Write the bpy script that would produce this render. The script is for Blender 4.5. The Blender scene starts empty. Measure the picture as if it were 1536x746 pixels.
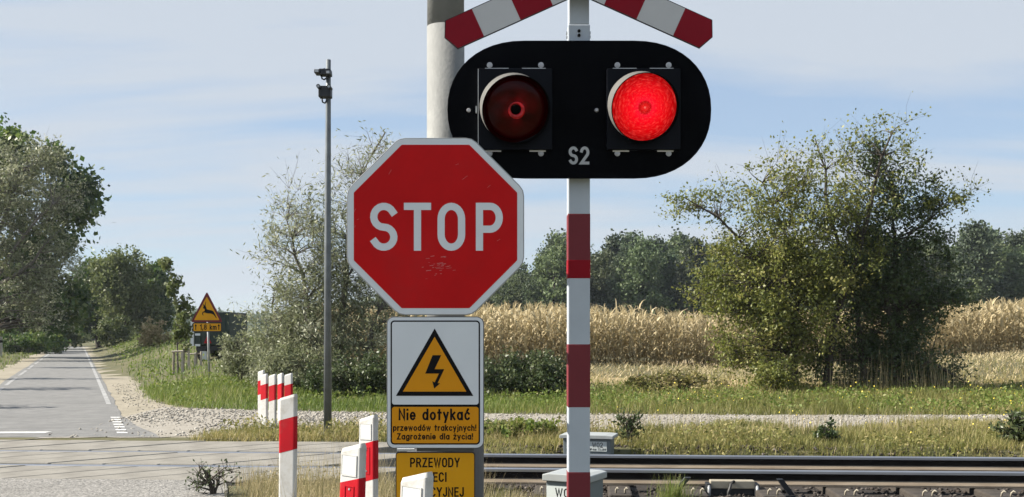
import bpy, bmesh, math, random
import numpy as np
from mathutils import Vector, Matrix

R = math.radians
sc = bpy.context.scene
col = sc.collection
random.seed(7)
rng = np.random.default_rng(7)

# ------------------------------------------------------------------ camera
F, CH, HY, CX = 1650.0, 1.58, 500.0, 768.0      # focal length in photo pixels, eye height, horizon row, centre column
cd = bpy.data.cameras.new('camera')
cam = bpy.data.objects.new('camera', cd)
col.objects.link(cam)
cam.location = (0, 0, CH)
cam.rotation_euler = (R(90), 0, 0)
cd.sensor_width = 36
cd.lens = 36 * F / 1536
cd.shift_y = (HY - 373) / 1536
cd.clip_start = .1
cd.clip_end = 6000
sc.camera = cam

# ------------------------------------------------------------------ sky, sun, exposure
SUN_EL, SUN_DIR = 36, (-1.0, 0.02)              # towards the sun
w = bpy.data.worlds.new('World'); sc.world = w
w.use_nodes = True
nt = w.node_tree; nt.nodes.clear()
def wn(t, **k):
    n = nt.nodes.new(t)
    for a, b in k.items(): setattr(n, a, b)
    return n
L = nt.links.new
sky = wn('ShaderNodeTexSky', sky_type='NISHITA', sun_disc=False)
sky.sun_elevation = R(SUN_EL)
sky.sun_rotation = math.atan2(SUN_DIR[0], SUN_DIR[1])
sky.air_density = 1.0; sky.dust_density = 0.4; sky.ozone_density = 1.6
tc = wn('ShaderNodeTexCoord')
sep = wn('ShaderNodeSeparateXYZ'); L(tc.outputs['Generated'], sep.inputs[0])
zz = wn('ShaderNodeMath', operation='MAXIMUM'); L(sep.outputs[2], zz.inputs[0]); zz.inputs[1].default_value = 0.0
zp = wn('ShaderNodeMath', operation='ADD'); L(zz.outputs[0], zp.inputs[0]); zp.inputs[1].default_value = .13
dx = wn('ShaderNodeMath', operation='DIVIDE'); L(sep.outputs[0], dx.inputs[0]); L(zp.outputs[0], dx.inputs[1])
dy = wn('ShaderNodeMath', operation='DIVIDE'); L(sep.outputs[1], dy.inputs[0]); L(zp.outputs[0], dy.inputs[1])
cmb = wn('ShaderNodeCombineXYZ'); L(dx.outputs[0], cmb.inputs[0]); L(dy.outputs[0], cmb.inputs[1])
mp = wn('ShaderNodeMapping'); L(cmb.outputs[0], mp.inputs[0])
mp.inputs['Rotation'].default_value = (0, 0, R(4))
mp.inputs['Scale'].default_value = (.42, 1.25, 1)
mp.inputs['Location'].default_value = (3.1, 1.7, 0)
n1 = wn('ShaderNodeTexNoise'); L(mp.outputs[0], n1.inputs['Vector'])
n1.inputs['Scale'].default_value = 1.0; n1.inputs['Detail'].default_value = 6; n1.inputs['Roughness'].default_value = .52
n1.inputs['Distortion'].default_value = .35
rmp = wn('ShaderNodeValToRGB'); L(n1.outputs['Fac'], rmp.inputs[0])
rmp.color_ramp.elements[0].position = .43; rmp.color_ramp.elements[0].color = (.12, .12, .12, 1)
rmp.color_ramp.elements[1].position = .57; rmp.color_ramp.elements[1].color = (.88, .88, .88, 1)
mx = wn('ShaderNodeMix', data_type='RGBA'); L(rmp.outputs[0], mx.inputs[0])
veil = wn('ShaderNodeMix', data_type='RGBA'); veil.inputs[0].default_value = .68       # even high haze over the clear sky
L(sky.outputs[0], veil.inputs[6]); veil.inputs[7].default_value = (1.72, 2.32, 3.25, 1)
L(veil.outputs[2], mx.inputs[6]); mx.inputs[7].default_value = (3.15, 3.42, 3.78, 1)
bg = wn('ShaderNodeBackground'); L(mx.outputs[2], bg.inputs[0]); bg.inputs[1].default_value = .09
wo = wn('ShaderNodeOutputWorld'); L(bg.outputs[0], wo.inputs[0])

sl = bpy.data.lights.new('sun', 'SUN')
sl.energy = 5.0; sl.angle = R(.5); sl.color = (1, .93, .82)
so = bpy.data.objects.new('sun', sl); col.objects.link(so)
_d = Vector(SUN_DIR).normalized() * math.cos(R(SUN_EL))
so.rotation_euler = Vector((_d.x, _d.y, math.sin(R(SUN_EL)))).to_track_quat('Z', 'Y').to_euler()
so.location = (-20, 0, 20)

vs = sc.view_settings
vs.view_transform = 'Standard'; vs.look = 'None'; vs.gamma = 1; vs.use_curve_mapping = False
vs.exposure = 1.17
sc.cycles.max_bounces = 8; sc.cycles.transparent_max_bounces = 8
sc.cycles.volume_bounces = 0
sc.cycles.use_denoising = True

# ------------------------------------------------------------------ helpers
def px(x, y, D):                                # photo pixel at depth D -> point in the place
    return Vector(((x - CX) * D / F, D, CH - (y - HY) * D / F))
def gx(x, D): return (x - CX) * D / F
def gD(y, z=0.0): return F * (CH - z) / (y - HY)

def s2l(c):
    return tuple((v / 12.92 if v <= .04045 else ((v + .055) / 1.055) ** 2.4) for v in [u / 255 for u in c])

MATS = {}
def mat(name, colour, rough=.6, var=.12, scale=6.0, bump=0.0, bscale=None, metal=0.0, spec=.4, colour2=None, detail=5, tint=None, trans=0.0, stretch=None, coat=0.0, dirt=None, orand=0.0):
    """colour (and colour2) linear; broken up by noise; tint = second pair of colours driven by the per-face 'tint' attribute"""
    m = bpy.data.materials.new(name); m.use_nodes = True
    t = m.node_tree; N = t.nodes; K = t.links.new
    b = N['Principled BSDF']; out = N['Material Output']
    b.inputs['Roughness'].default_value = rough; b.inputs['Metallic'].default_value = metal
    b.inputs['Specular IOR Level'].default_value = spec
    b.inputs['Coat Weight'].default_value = coat
    co = N.new('ShaderNodeTexCoord'); vec = co.outputs['Object']
    if stretch:
        mpp = N.new('ShaderNodeMapping'); K(vec, mpp.inputs[0]); mpp.inputs['Scale'].default_value = stretch; vec = mpp.outputs[0]
    nz = N.new('ShaderNodeTexNoise'); K(vec, nz.inputs['Vector'])
    nz.inputs['Scale'].default_value = scale; nz.inputs['Detail'].default_value = detail; nz.inputs['Roughness'].default_value = .6
    r = N.new('ShaderNodeValToRGB'); K(nz.outputs['Fac'], r.inputs[0])
    r.color_ramp.elements[0].position = .3; r.color_ramp.elements[1].position = .7
    c2 = colour2 or tuple(min(1, c * (1 + var)) for c in colour)
    c1 = colour if colour2 else tuple(c * (1 - var) for c in colour)
    r.color_ramp.elements[0].color = (*c1, 1); r.color_ramp.elements[1].color = (*c2, 1)
    res = r.outputs[0]
    if tint:
        at = N.new('ShaderNodeAttribute'); at.attribute_name = 'tint'
        r2 = N.new('ShaderNodeValToRGB'); K(at.outputs['Fac'], r2.inputs[0])
        els = r2.color_ramp.elements
        while len(els) < len(tint): els.new(.5)
        for i, c in enumerate(tint):
            els[i].position = i / (len(tint) - 1); els[i].color = (*c, 1)
        mm = N.new('ShaderNodeMix'); mm.data_type = 'RGBA'; mm.inputs[0].default_value = .75
        K(res, mm.inputs[6]); K(r2.outputs[0], mm.inputs[7]); res = mm.outputs[2]
    if orand:
        oi = N.new('ShaderNodeObjectInfo'); hs = N.new('ShaderNodeHueSaturation'); K(res, hs.inputs['Color'])
        for sock, lo_, hi_, k_ in (('Hue', .5 - .035 * orand, .5 + .02 * orand, 1.0), ('Value', 1 - .45 * orand, 1 + .5 * orand, 7.31)):
            w1 = N.new('ShaderNodeMath'); w1.operation = 'MULTIPLY'; K(oi.outputs['Random'], w1.inputs[0]); w1.inputs[1].default_value = k_
            w2 = N.new('ShaderNodeMath'); w2.operation = 'FRACT'; K(w1.outputs[0], w2.inputs[0])
            mr = N.new('ShaderNodeMapRange'); K(w2.outputs[0], mr.inputs[0]); mr.inputs[3].default_value = lo_; mr.inputs[4].default_value = hi_
            K(mr.outputs[0], hs.inputs[sock])
        res = hs.outputs[0]
    if dirt:                                     # blotches of grime with a shape of their own
        dcol, dscale, lo, hi, amt = dirt
        dn = N.new('ShaderNodeTexNoise'); K(co.outputs['Object'], dn.inputs['Vector'])
        dn.inputs['Scale'].default_value = dscale; dn.inputs['Detail'].default_value = 8; dn.inputs['Roughness'].default_value = .7
        dr = N.new('ShaderNodeMapRange'); K(dn.outputs['Fac'], dr.inputs[0])
        dr.inputs[1].default_value = lo; dr.inputs[2].default_value = hi; dr.inputs[3].default_value = 0; dr.inputs[4].default_value = amt
        dm = N.new('ShaderNodeMix'); dm.data_type = 'RGBA'
        K(dr.outputs[0], dm.inputs[0]); K(res, dm.inputs[6]); dm.inputs[7].default_value = (*dcol, 1); res = dm.outputs[2]
    K(res, b.inputs['Base Color'])
    if bump:
        bn = N.new('ShaderNodeTexNoise'); K(vec, bn.inputs['Vector'])
        bn.inputs['Scale'].default_value = bscale or scale * 6; bn.inputs['Detail'].default_value = 6
        bb = N.new('ShaderNodeBump'); bb.inputs['Strength'].default_value = bump; bb.inputs['Distance'].default_value = .02
        K(bn.outputs['Fac'], bb.inputs['Height']); K(bb.outputs[0], b.inputs['Normal'])
    if trans:
        tr = N.new('ShaderNodeBsdfTranslucent'); K(res, tr.inputs[0])
        ms = N.new('ShaderNodeMixShader'); ms.inputs[0].default_value = trans
        K(b.outputs[0], ms.inputs[1]); K(tr.outputs[0], ms.inputs[2]); K(ms.outputs[0], out.inputs[0])
    MATS[name] = m
    return m

def tag(o, label=None, cat=None, group=None, kind=None):
    if label: o['label'] = label
    if cat: o['category'] = cat
    if group: o['group'] = group
    if kind: o['kind'] = kind
    return o

def empty(name, loc=(0, 0, 0), rz=0.0):
    o = bpy.data.objects.new(name, None); col.objects.link(o)
    o.location = loc; o.rotation_euler = (0, 0, rz); o.empty_display_size = .2
    return o

def copy_tree(o, parent=None):
    c = o.copy(); col.objects.link(c); c.parent = parent
    for ch in o.children: copy_tree(ch, c)
    return c

class MB:
    def __init__(self): self.v = []; self.f = []
    def add(self, vs_, fs_):
        n = len(self.v); self.v += [tuple(p) for p in vs_]; self.f += [tuple(i + n for i in f) for f in fs_]; return self
    def box(self, x0, x1, y0, y1, z0, z1):
        return self.add([(x0, y0, z0), (x1, y0, z0), (x1, y1, z0), (x0, y1, z0), (x0, y0, z1), (x1, y0, z1), (x1, y1, z1), (x0, y1, z1)],
                        [(0, 3, 2, 1), (4, 5, 6, 7), (0, 1, 5, 4), (1, 2, 6, 5), (2, 3, 7, 6), (3, 0, 4, 7)])
    def prism_y(self, poly, y0, y1):            # poly in (x, z), counter-clockwise seen from -Y; y0 is the front
        n = len(poly)
        v = [(x, y0, z) for x, z in poly] + [(x, y1, z) for x, z in poly]
        f = [tuple(range(n)), tuple(range(2 * n - 1, n - 1, -1))]
        f += [(i, i + n, (i + 1) % n + n, (i + 1) % n) for i in range(n)]
        return self.add(v, f)
    def prism_z(self, poly, z0, z1):
        n = len(poly)
        v = [(x, y, z0) for x, y in poly] + [(x, y, z1) for x, y in poly]
        f = [tuple(range(n - 1, -1, -1)), tuple(range(n, 2 * n))]
        f += [(i, (i + 1) % n, (i + 1) % n + n, i + n) for i in range(n)]
        return self.add(v, f)
    def flat_y(self, poly, y):
        return self.add([(x, y, z) for x, z in poly], [tuple(range(len(poly)))])
    def tube(self, pts, radii, n=8, cap=True):
        pts = [Vector(p) for p in pts]
        if not hasattr(radii, '__len__'): radii = [radii] * len(pts)
        rings = []
        for i, p in enumerate(pts):
            d = (pts[min(i + 1, len(pts) - 1)] - pts[max(i - 1, 0)]).normalized()
            a = Vector((0, 1, 0)) if abs(d.y) < .9 else Vector((1, 0, 0))
            u = d.cross(a).normalized(); k = d.cross(u)
            rings.append([p + (u * math.cos(2 * math.pi * j / n) + k * math.sin(2 * math.pi * j / n)) * radii[i] for j in range(n)])
        v = [q for r_ in rings for q in r_]; f = []
        for i in range(len(pts) - 1):
            for j in range(n):
                f.append((i * n + j, i * n + (j + 1) % n, (i + 1) * n + (j + 1) % n, (i + 1) * n + j))
        if cap:
            f.append(tuple(range(n - 1, -1, -1))); f.append(tuple(range((len(pts) - 1) * n, len(pts) * n)))
        return self.add(v, f)
    def lathe_y(self, prof, n=32, cx=0, cz=0):  # prof: (radius, y); turned about an axis along Y
        v = []; f = []
        for r_, y in prof:
            v += [(cx + r_ * math.cos(2 * math.pi * j / n), y, cz + r_ * math.sin(2 * math.pi * j / n)) for j in range(n)]
        for i in range(len(prof) - 1):
            for j in range(n):
                f.append((i * n + j, i * n + (j + 1) % n, (i + 1) * n + (j + 1) % n, (i + 1) * n + j))
        return self.add(v, f)
    def build(self, name, m, parent=None, bevel=0, smooth=False, seg=2, loc=None):
        me = bpy.data.meshes.new(name); me.from_pydata(self.v, [], self.f); me.update()
        bm = bmesh.new(); bm.from_mesh(me)
        bmesh.ops.recalc_face_normals(bm, faces=bm.faces)
        if bevel:
            bmesh.ops.remove_doubles(bm, verts=bm.verts, dist=1e-6)
            ed = [e for e in bm.edges if len(e.link_faces) == 2 and e.calc_face_angle(0) > .5]
            bmesh.ops.bevel(bm, geom=ed, offset=bevel, segments=seg, affect='EDGES', profile=.5, clamp_overlap=True)
        bm.to_mesh(me); bm.free()
        me.materials.append(m if not isinstance(m, str) else MATS[m])
        if smooth:
            me.polygons.foreach_set('use_smooth', [True] * len(me.polygons))
        o = bpy.data.objects.new(name, me); col.objects.link(o)
        if parent: o.parent = parent
        if loc is not None: o.location = loc
        return o

def np_mesh(name, V, Q, m, parent=None, tint=None, tri=False):
    """fast mesh from numpy arrays: V (n,3), Q (m,4) quads or (m,3) triangles"""
    k = Q.shape[1]
    me = bpy.data.meshes.new(name)
    me.vertices.add(len(V)); me.vertices.foreach_set('co', V.astype(np.float32).ravel())
    me.loops.add(Q.size); me.loops.foreach_set('vertex_index', Q.astype(np.int32).ravel())
    me.polygons.add(len(Q))
    me.polygons.foreach_set('loop_start', np.arange(0, Q.size, k, dtype=np.int32))
    me.polygons.foreach_set('loop_total', np.full(len(Q), k, dtype=np.int32))
    me.update(calc_edges=True)
    if tint is not None:
        a = me.attributes.new('tint', 'FLOAT', 'FACE'); a.data.foreach_set('value', tint.astype(np.float32))
    me.materials.append(MATS[m] if isinstance(m, str) else m)
    o = bpy.data.objects.new(name, me); col.objects.link(o)
    if parent: o.parent = parent
    return o

# ------------------------------------------------------------------ materials
mat('grass_soil', (.055, .06, .022), .95, scale=.9, colour2=(.12, .105, .05), bump=.6, bscale=14)
mat('asphalt', (.155, .155, .152), .9, scale=3, colour2=(.215, .212, .205), bump=.5, bscale=160, spec=.25, dirt=((.115, .115, .112), .7, .50, .75, .6))
mat('asphalt_coarse', (.10, .097, .09), .95, spec=.2, scale=38, colour2=(.36, .345, .32), bump=1, bscale=45, detail=2, dirt=((.12, .115, .105), 1.3, .5, .75, .5))
mat('sand', (.24, .215, .165), .95, spec=.1, scale=1.6, colour2=(.345, .31, .245), bump=.9, bscale=22, dirt=((.16, .145, .115), 4, .48, .72, .65))
mat('gravel_dust', (.22, .20, .165), .95, scale=5, colour2=(.33, .305, .265), bump=1, bscale=30, dirt=((.2, .18, .14), 2.2, .5, .7, .55))
mat('road_paint', (.33, .33, .325), .85, scale=14, var=.15, dirt=((.19, .19, .185), 4, .44, .58, .9))
mat('road_paint_new', (.52, .52, .51), .8, scale=14, var=.1, dirt=((.2, .2, .195), 9, .52, .68, .7))
mat('slab_concrete', (.19, .178, .155), .9, spec=.2, scale=2.2, colour2=(.265, .25, .22), bump=.35, bscale=60, dirt=((.145, .135, .12), 1.7, .48, .72, .65))
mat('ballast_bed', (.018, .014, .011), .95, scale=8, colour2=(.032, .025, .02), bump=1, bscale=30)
mat('stone_dark', (.055, .042, .035), .9, var=.3, scale=3, tint=((.016, .012, .010), (.03, .023, .018), (.05, .042, .036), (.14, .125, .11)))
mat('stone_pale', (.27, .25, .215), .9, var=.2, scale=3, tint=((.08, .072, .062), (.24, .22, .185), (.32, .298, .258), (.43, .41, .37)))
mat('rail_head', (.42, .43, .46), .30, metal=.85, scale=3, var=.15, stretch=(.2, 6, 6))
mat('rail_rust', (.15, .118, .086), .9, spec=.1, scale=4, colour2=(.235, .195, .15), bump=.2, bscale=60, stretch=(.6, 3, 3))
mat('rail_web', (.012, .010, .009), .8, var=.3, spec=.1)  # near-black colour stands in for the shade under the rail head
mat('sleeper', (.028, .022, .018), .9, scale=6, colour2=(.06, .05, .04), bump=.4, bscale=40)
mat('sign_white', (.66, .69, .72), .5, var=.03, scale=5, spec=.2, dirt=((.5, .5, .48), 6, .6, .8, .35))
mat('stop_red', (.50, .0045, .006), .5, var=.10, scale=3, spec=.12, dirt=((.36, .02, .02), 2.2, .52, .8, .5))
mat('sign_orange', (.66, .27, .006), .5, var=.05, scale=4, spec=.15)
mat('sign_yellow', (.70, .33, .008), .5, var=.05, scale=4, spec=.15)
mat('black_paint', (.006, .006, .007), .6, var=.2, spec=.1)
mat('scratch', (.55, .25, .24), .7, var=.2, scale=60)
mat('signal_black', (.0022, .0024, .0034), .6, var=.3, scale=5, spec=.03)
mat('module_black', (.0036, .0044, .0072), .4, var=.2, spec=.08)
mat('hood_black', (.17, .167, .158), .36, var=.1, spec=.7)
mat('hood_inside', (.003, .003, .003), .8, var=.1, spec=.02)
mat('mast_white', (.43, .475, .53), .5, var=.05, scale=4, spec=.25, dirt=((.35, .36, .37), 5, .58, .8, .4))
mat('mast_red', (.165, .030, .038), .6, spec=.15, var=.08, scale=4, dirt=((.11, .03, .035), 9, .55, .8, .5))
mat('tape_red', (.24, .004, .012), .5, spec=.12, var=.06)
mat('cross_white', (.48, .48, .485), .5, var=.04, scale=6)
mat('cross_red', (.22, .005, .014), .5, spec=.12, var=.06, scale=6)
mat('cross_edge', (.02, .018, .02), .6)
mat('galv', (.34, .35, .36), .5, metal=.35, var=.15, scale=10)
mat('galv_dark', (.10, .105, .11), .55, metal=.3, var=.15, scale=8)
mat('pole_concrete', (.20, .204, .198), .75, var=.10, scale=7, bump=.15, bscale=50, dirt=((.33, .34, .32), 3, .52, .75, .5))
mat('sleeve_grey', (.085, .09, .10), .6, var=.15, scale=6)
mat('screw_steel', (.40, .40, .41), .35, metal=.3, var=.15, scale=80)
mat('strip_sunlit', (.80, .80, .80), .35, var=.05)
mat('letter_grey', (.36, .37, .38), .5, var=.06)
mat('post_white', (.54, .54, .53), .6, var=.06, scale=8, spec=.2, dirt=((.30, .275, .22), 8, .46, .72, .7))
mat('post_red', (.40, .006, .014), .55, spec=.15, var=.1, scale=10, dirt=((.33, .06, .06), 9, .52, .75, .6))
mat('reflector_white', (.60, .62, .62), .3, var=.06, scale=120)
mat('cabinet_grey', (.13, .155, .165), .55, var=.08, scale=5, dirt=((.13, .14, .14), 4, .55, .75, .4))
mat('cabinet_lid', (.30, .32, .32), .6, var=.08, scale=6, dirt=((.28, .28, .25), 5, .52, .75, .5))
mat('plate_pale', (.50, .54, .53), .5, var=.05)
mat('camera_black', (.018, .02, .024), .5, var=.2)
mat('camera_glass', (.42, .44, .46), .25, var=.1)
mat('pole_steel', (.14, .155, .165), .5, metal=.4, var=.2, scale=6)
mat('wood_grey', (.20, .175, .14), .9, var=.3, scale=12, stretch=(6, 6, 1))
mat('wood_pale', (.40, .36, .30), .9, var=.2, scale=12)
mat('wagon_green', (.020, .035, .028), .6, var=.3, scale=4)
mat('tyre', (.02, .02, .02), .85)
mat('amber', (.75, .38, .10), .4)
mat('sensor_pale', (.30, .27, .21), .7, var=.15, scale=9, dirt=((.2, .15, .08), 12, .55, .75, .6))
mat('cable_black', (.012, .012, .012), .5)
mat('bark_dark', (.055, .045, .036), .95, var=.35, scale=4, bump=.6, bscale=14, stretch=(3, 3, .6))
mat('bark_grey', (.13, .115, .10), .95, var=.3, scale=4, bump=.5, bscale=14, stretch=(3, 3, .6))
mat('leaf_apple', (.11, .135, .026), .5, scale=.6, colour2=(.19, .20, .04), trans=.42, spec=.5, tint=((.045, .07, .016), (.13, .155, .03), (.23, .245, .055), (.40, .36, .12)))
mat('leaf_dark', (.036, .062, .016), .45, scale=.5, var=.25, trans=.3, spec=.5, tint=((.02, .036, .011), (.05, .08, .02), (.11, .14, .04)))
mat('leaf_willow', (.17, .19, .095), .5, scale=.6, colour2=(.26, .275, .155), trans=.35, tint=((.07, .09, .03), (.18, .20, .095), (.32, .34, .21), (.48, .48, .37)))
mat('leaf_maple', (.05, .095, .02), .45, scale=.4, var=.2, trans=.4, tint=((.018, .038, .008), (.05, .095, .019), (.12, .18, .042), (.21, .24, .06)))
mat('leaf_roadside', (.08, .11, .032), .5, scale=.25, colour2=(.16, .18, .062), trans=.38, tint=((.035, .055, .017), (.11, .14, .042), (.24, .26, .11)))
mat('leaf_wood', (.075, .11, .042), .6, scale=.12, colour2=(.12, .155, .065), trans=.3, tint=((.036, .058, .024), (.085, .12, .048), (.15, .18, .085)), orand=.8)
mat('leaf_pine', (.046, .072, .036), .6, scale=.12, colour2=(.075, .105, .052), trans=.2, tint=((.024, .042, .022), (.058, .086, .044), (.10, .13, .068)), orand=.8)
mat('leaf_bramble', (0.053, 0.083, 0.027), .45, scale=1, colour2=(0.090, 0.112, 0.045), trans=.25, tint=((0.027, 0.048, 0.015), (0.068, 0.093, 0.033), (0.135, 0.150, 0.068)))
mat('grass_green', (.11, .165, .028), .6, scale=.7, colour2=(.19, .225, .05), trans=.42, tint=((.07, .125, .018), (.145, .205, .034), (.235, .265, .065), (.40, .35, .17)))
mat('grass_mixed', (0.180, 0.180, 0.048), .65, scale=.9, colour2=(0.324, 0.276, 0.108), trans=.4, tint=((0.108, 0.132, 0.026), (0.216, 0.216, 0.060), (0.360, 0.300, 0.120), (0.552, 0.456, 0.264)))
mat('grass_dry', (0.330, 0.275, 0.143), .7, scale=1.5, colour2=(0.242, 0.220, 0.099), trans=.35, tint=((0.165, 0.165, 0.055), (0.330, 0.275, 0.143), (0.462, 0.374, 0.220), (0.605, 0.506, 0.330)))
mat('flower_yellow', (.75, .60, .08), .6)
mat('stubble', (.40, .30, .18), .95, scale=1.2, colour2=(.27, .22, .12), bump=.8, bscale=14, dirt=((.16, .15, .06), .8, .52, .7, .6))
mat('maize_dry', (.44, .36, .20), .7, scale=.5, colour2=(.34, .28, .15), trans=.3, tint=((.22, .175, .095), (.42, .345, .19), (.55, .46, .28), (.68, .59, .39)))
mat('hill_green', (.03, .045, .02), .9, scale=.02, var=.3)

# ------------------------------------------------------------------ terrain
TH = R(3.6)
T0 = np.array([0.0, 13.65])                     # a point of the track's centre line
TU = np.array([math.cos(TH), -math.sin(TH)]); TN = np.array([math.sin(TH), math.cos(TH)])
def uv(X, Y): return (X - T0[0]) * TU[0] + (Y - T0[1]) * TU[1], (X - T0[0]) * TN[0] + (Y - T0[1]) * TN[1]
def tw(u, v, z=0.0): return Vector((T0[0] + u * TU[0] + v * TN[0], T0[1] + u * TU[1] + v * TN[1], z))
def sst(a, b, x):
    t = np.clip((x - a) / (b - a), 0, 1); return t * t * (3 - 2 * t)
RS = .395
def road_r(D): return -6.26 - RS * (D - 17.6)   # right-hand edge line
def road_l(D): return -14.00 - RS * (D - 30.0)  # left-hand edge line
def ground_z(X, Y):
    X = np.asarray(X, float); Y = np.asarray(Y, float)
    u, v = uv(X, Y)
    z = -.27 * (1 - sst(1.95, 2.45, v + .85 * sst(-1.0, -.3, u))) * np.maximum(sst(-2.45, -1.95, v), sst(-4.6, -3.8, v) * sst(-1.3, -.6, u))
    z = z + .055 * np.clip(X - 9, 0, 30) * sst(26, 42, Y)                       # the field climbs to the right
    off = X - road_r(Y)
    z = z + 1.0 * sst(1.6, 5.5, off) * sst(34, 62, Y) * (1 - sst(18, 30, off))      # bank beside the road
    z = z + .22 * sst(1.2, 3.0, off) * sst(24, 30, Y) * (1 - sst(5, 9, off))
    return z

def grid_axis(parts):
    out = []
    for a, b, s in parts: out += list(np.arange(a, b, s))
    return np.array(out + [parts[-1][1]])
gxs = grid_axis([(-1200, -200, 100), (-200, -60, 10), (-60, -14, 1.5), (-14, 14, .35), (14, 60, 1.5), (60, 200, 10), (200, 1200, 100)])
gys = grid_axis([(-60, 4, 8), (4, 9, 1), (9, 19, .16), (19, 40, .7), (40, 130, 2), (130, 300, 10), (300, 1200, 60)])
GX, GY = np.meshgrid(gxs, gys)
GZ = ground_z(GX, GY)
nx, ny = len(gxs), len(gys)
V = np.stack([GX.ravel(), GY.ravel(), GZ.ravel()], 1)
ii, jj = np.meshgrid(np.arange(nx - 1), np.arange(ny - 1))
a = (jj * nx + ii).ravel()
gr = np_mesh('ground', V, np.stack([a, a + 1, a + 1 + nx, a + nx], 1), 'grass_soil')
gr.data.polygons.foreach_set('use_smooth', [True] * len(gr.data.polygons))
tag(gr, 'grassy soil reaching to the horizon', kind='structure')

def strip(name, left, right, z, m, jl=0.0, jr=0.0, seed=1):
    """a sheet between two polylines of (x, y) with equally many points; edges jittered"""
    r_ = random.Random(seed)
    mb = MB()
    n = len(left)
    for (x, y) in left: mb.v.append((x + r_.uniform(-jl, jl), y, float(ground_z(x, y)) + z))
    for (x, y) in right: mb.v.append((x + r_.uniform(-jr, jr), y, float(ground_z(x, y)) + z))
    for i in range(n - 1): mb.f.append((i, n + i, n + i + 1, i + 1))
    return mb.build(name, m)

def densify(pts, n):
    P = np.array(pts, float); d = np.r_[0, np.cumsum(np.hypot(*np.diff(P, axis=0).T))]
    t = np.linspace(0, d[-1], n)
    return list(zip(np.interp(t, d, P[:, 0]), np.interp(t, d, P[:, 1])))

# shoulders and gravel (lowest sheets)
def shoulder_edge(D): return float(np.interp(D, [16.2, 18.2, 20, 22, 24.1, 26.6, 35.2, 50, 70, 140], [-4.2, -4.4, -5.2, -6.0, -7.5, -8.7, -12.0, -17.7, -25.5, -52.7]))
Ds = np.concatenate([np.arange(16.35, 30, .35), np.arange(30, 142, 1.5)])
o = strip('sandy_shoulder', [(road_r(D) - .5, D) for D in Ds], [(shoulder_edge(D) + random.uniform(-.12, .12), D) for D in Ds], .004, 'sand', 0, .1)
tag(o, kind='structure')
o = strip('sandy_shoulder', [(road_l(D) - 1.25 + random.uniform(-.2, .2), D) for D in Ds], [(road_l(D) + .4, D) for D in Ds], .004, 'sand', .1, 0, 3)
tag(o, kind='structure')
Xs = np.arange(-7.4, 34, .3)
def track_near(X): return float(np.interp(X, [-7.4, -5.4, -4.9, -4.2, -2, 0, 6, 12, 34], [16.6, 16.6, 17.0, 18.1, 17.9, 17.6, 17.8, 18.4, 19.0]))
def track_far(X): return float(np.interp(X, [-7.4, -5, -2, 0, 6, 12, 34], [23.2, 22.4, 21.6, 21.5, 21.1, 21.2, 21.5]))
o = strip('gravel_track', [(X, track_far(X) + random.uniform(-.25, .25)) for X in Xs], [(X, track_near(X) + random.uniform(-.15, .15)) for X in Xs], .008, 'gravel_dust', 0, 0, 4)
tag(o, kind='structure')
# stubble strip before the maize
Xs2 = np.arange(1.5, 60, .8)
o = strip('stubble_field', [(X, 62 + .0 * X) for X in Xs2], [(X, 29.5 + random.uniform(-.8, .8) + 2.5 * math.sin(X * .5)) for X in Xs2], .02, 'stubble', 0, 0, 5)
tag(o, kind='structure')

# roads
def far_edge_v(X): return 2.17
def slab_far_y(X): return T0[1] + 2.17 / TN[1] - X * math.tan(TH)
def slab_near_y(X): return T0[1] - 2.10 / TN[1] - X * math.tan(TH)
Ds = np.concatenate([np.arange(16.2, 30, .5), np.arange(30, 144, 2.0)])
def road_right_edge(D): return road_r(D) + .16 + .45 * max(0, (21.5 - D) / 5.2) ** 1.6 + random.uniform(-.035, .035)
far = strip('road', [(road_l(D) - .22 + random.uniform(-.04, .04), D) for D in Ds], [(road_right_edge(D), D) for D in Ds], .012, 'asphalt')
tag(far, kind='structure')
Dn = np.arange(-20, 12.4, .4)
def near_edge(D): return float(np.interp(D, [-20, 4, 10.6, 11.95, 13], [5.5, -1.2, -2.72, -3.15, -3.4]))
mb = MB(); n_ = 0
for D in Dn:
    xl, xr = road_l(D) - .8, near_edge(D) + random.uniform(-.05, .05)
    for k in range(6):
        X = xl + (xr - xl) * k / 5
        mb.v.append((X, min(D, slab_near_y(X) - .012), .012))
for i in range(len(Dn) - 1):
    for k in range(5): mb.f.append((i * 6 + k, i * 6 + k + 1, i * 6 + k + 7, i * 6 + k + 6))
near = mb.build('road', 'asphalt_coarse'); tag(near, kind='structure')

# painted marks on the far road: solid edge lines, the broken run by the crossing and the stop line
def line_mark(f, d0, d1, wdt, z=.017, step=1.5, m='road_paint'):
    k = max(2, int((d1 - d0) / step) + 1)
    mbm = MB(); ds = np.linspace(d0, d1, k)
    for D in ds: mbm.v += [(f(D) - wdt / 2, D, z), (f(D) + wdt / 2, D, z)]
    for i in range(k - 1): mbm.f.append((2 * i, 2 * i + 1, 2 * i + 3, 2 * i + 2))
    mbm.build('painted_line', m, far)
line_mark(road_r, 24.2, 140, .11)
line_mark(road_l, 22, 31.5, .12)
for d0 in np.arange(33, 66, 7.5): line_mark(road_l, d0, d0 + 5.6, .12)
line_mark(road_l, 68, 140, .12)
for k in range(7):
    d0 = 17.2 + k * .52
    line_mark(lambda D: road_r(D) + .01, d0, d0 + .24, .17, m='road_paint_new')
mb = MB(); mb.v = [(-11, 17.05, .017), (-7.32, 17.22, .017), (-7.32, 17.50, .017), (-11, 17.33, .017)]; mb.f = [(0, 1, 2, 3)]
mb.build('painted_stop_line', 'road_paint_new', far)

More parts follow.
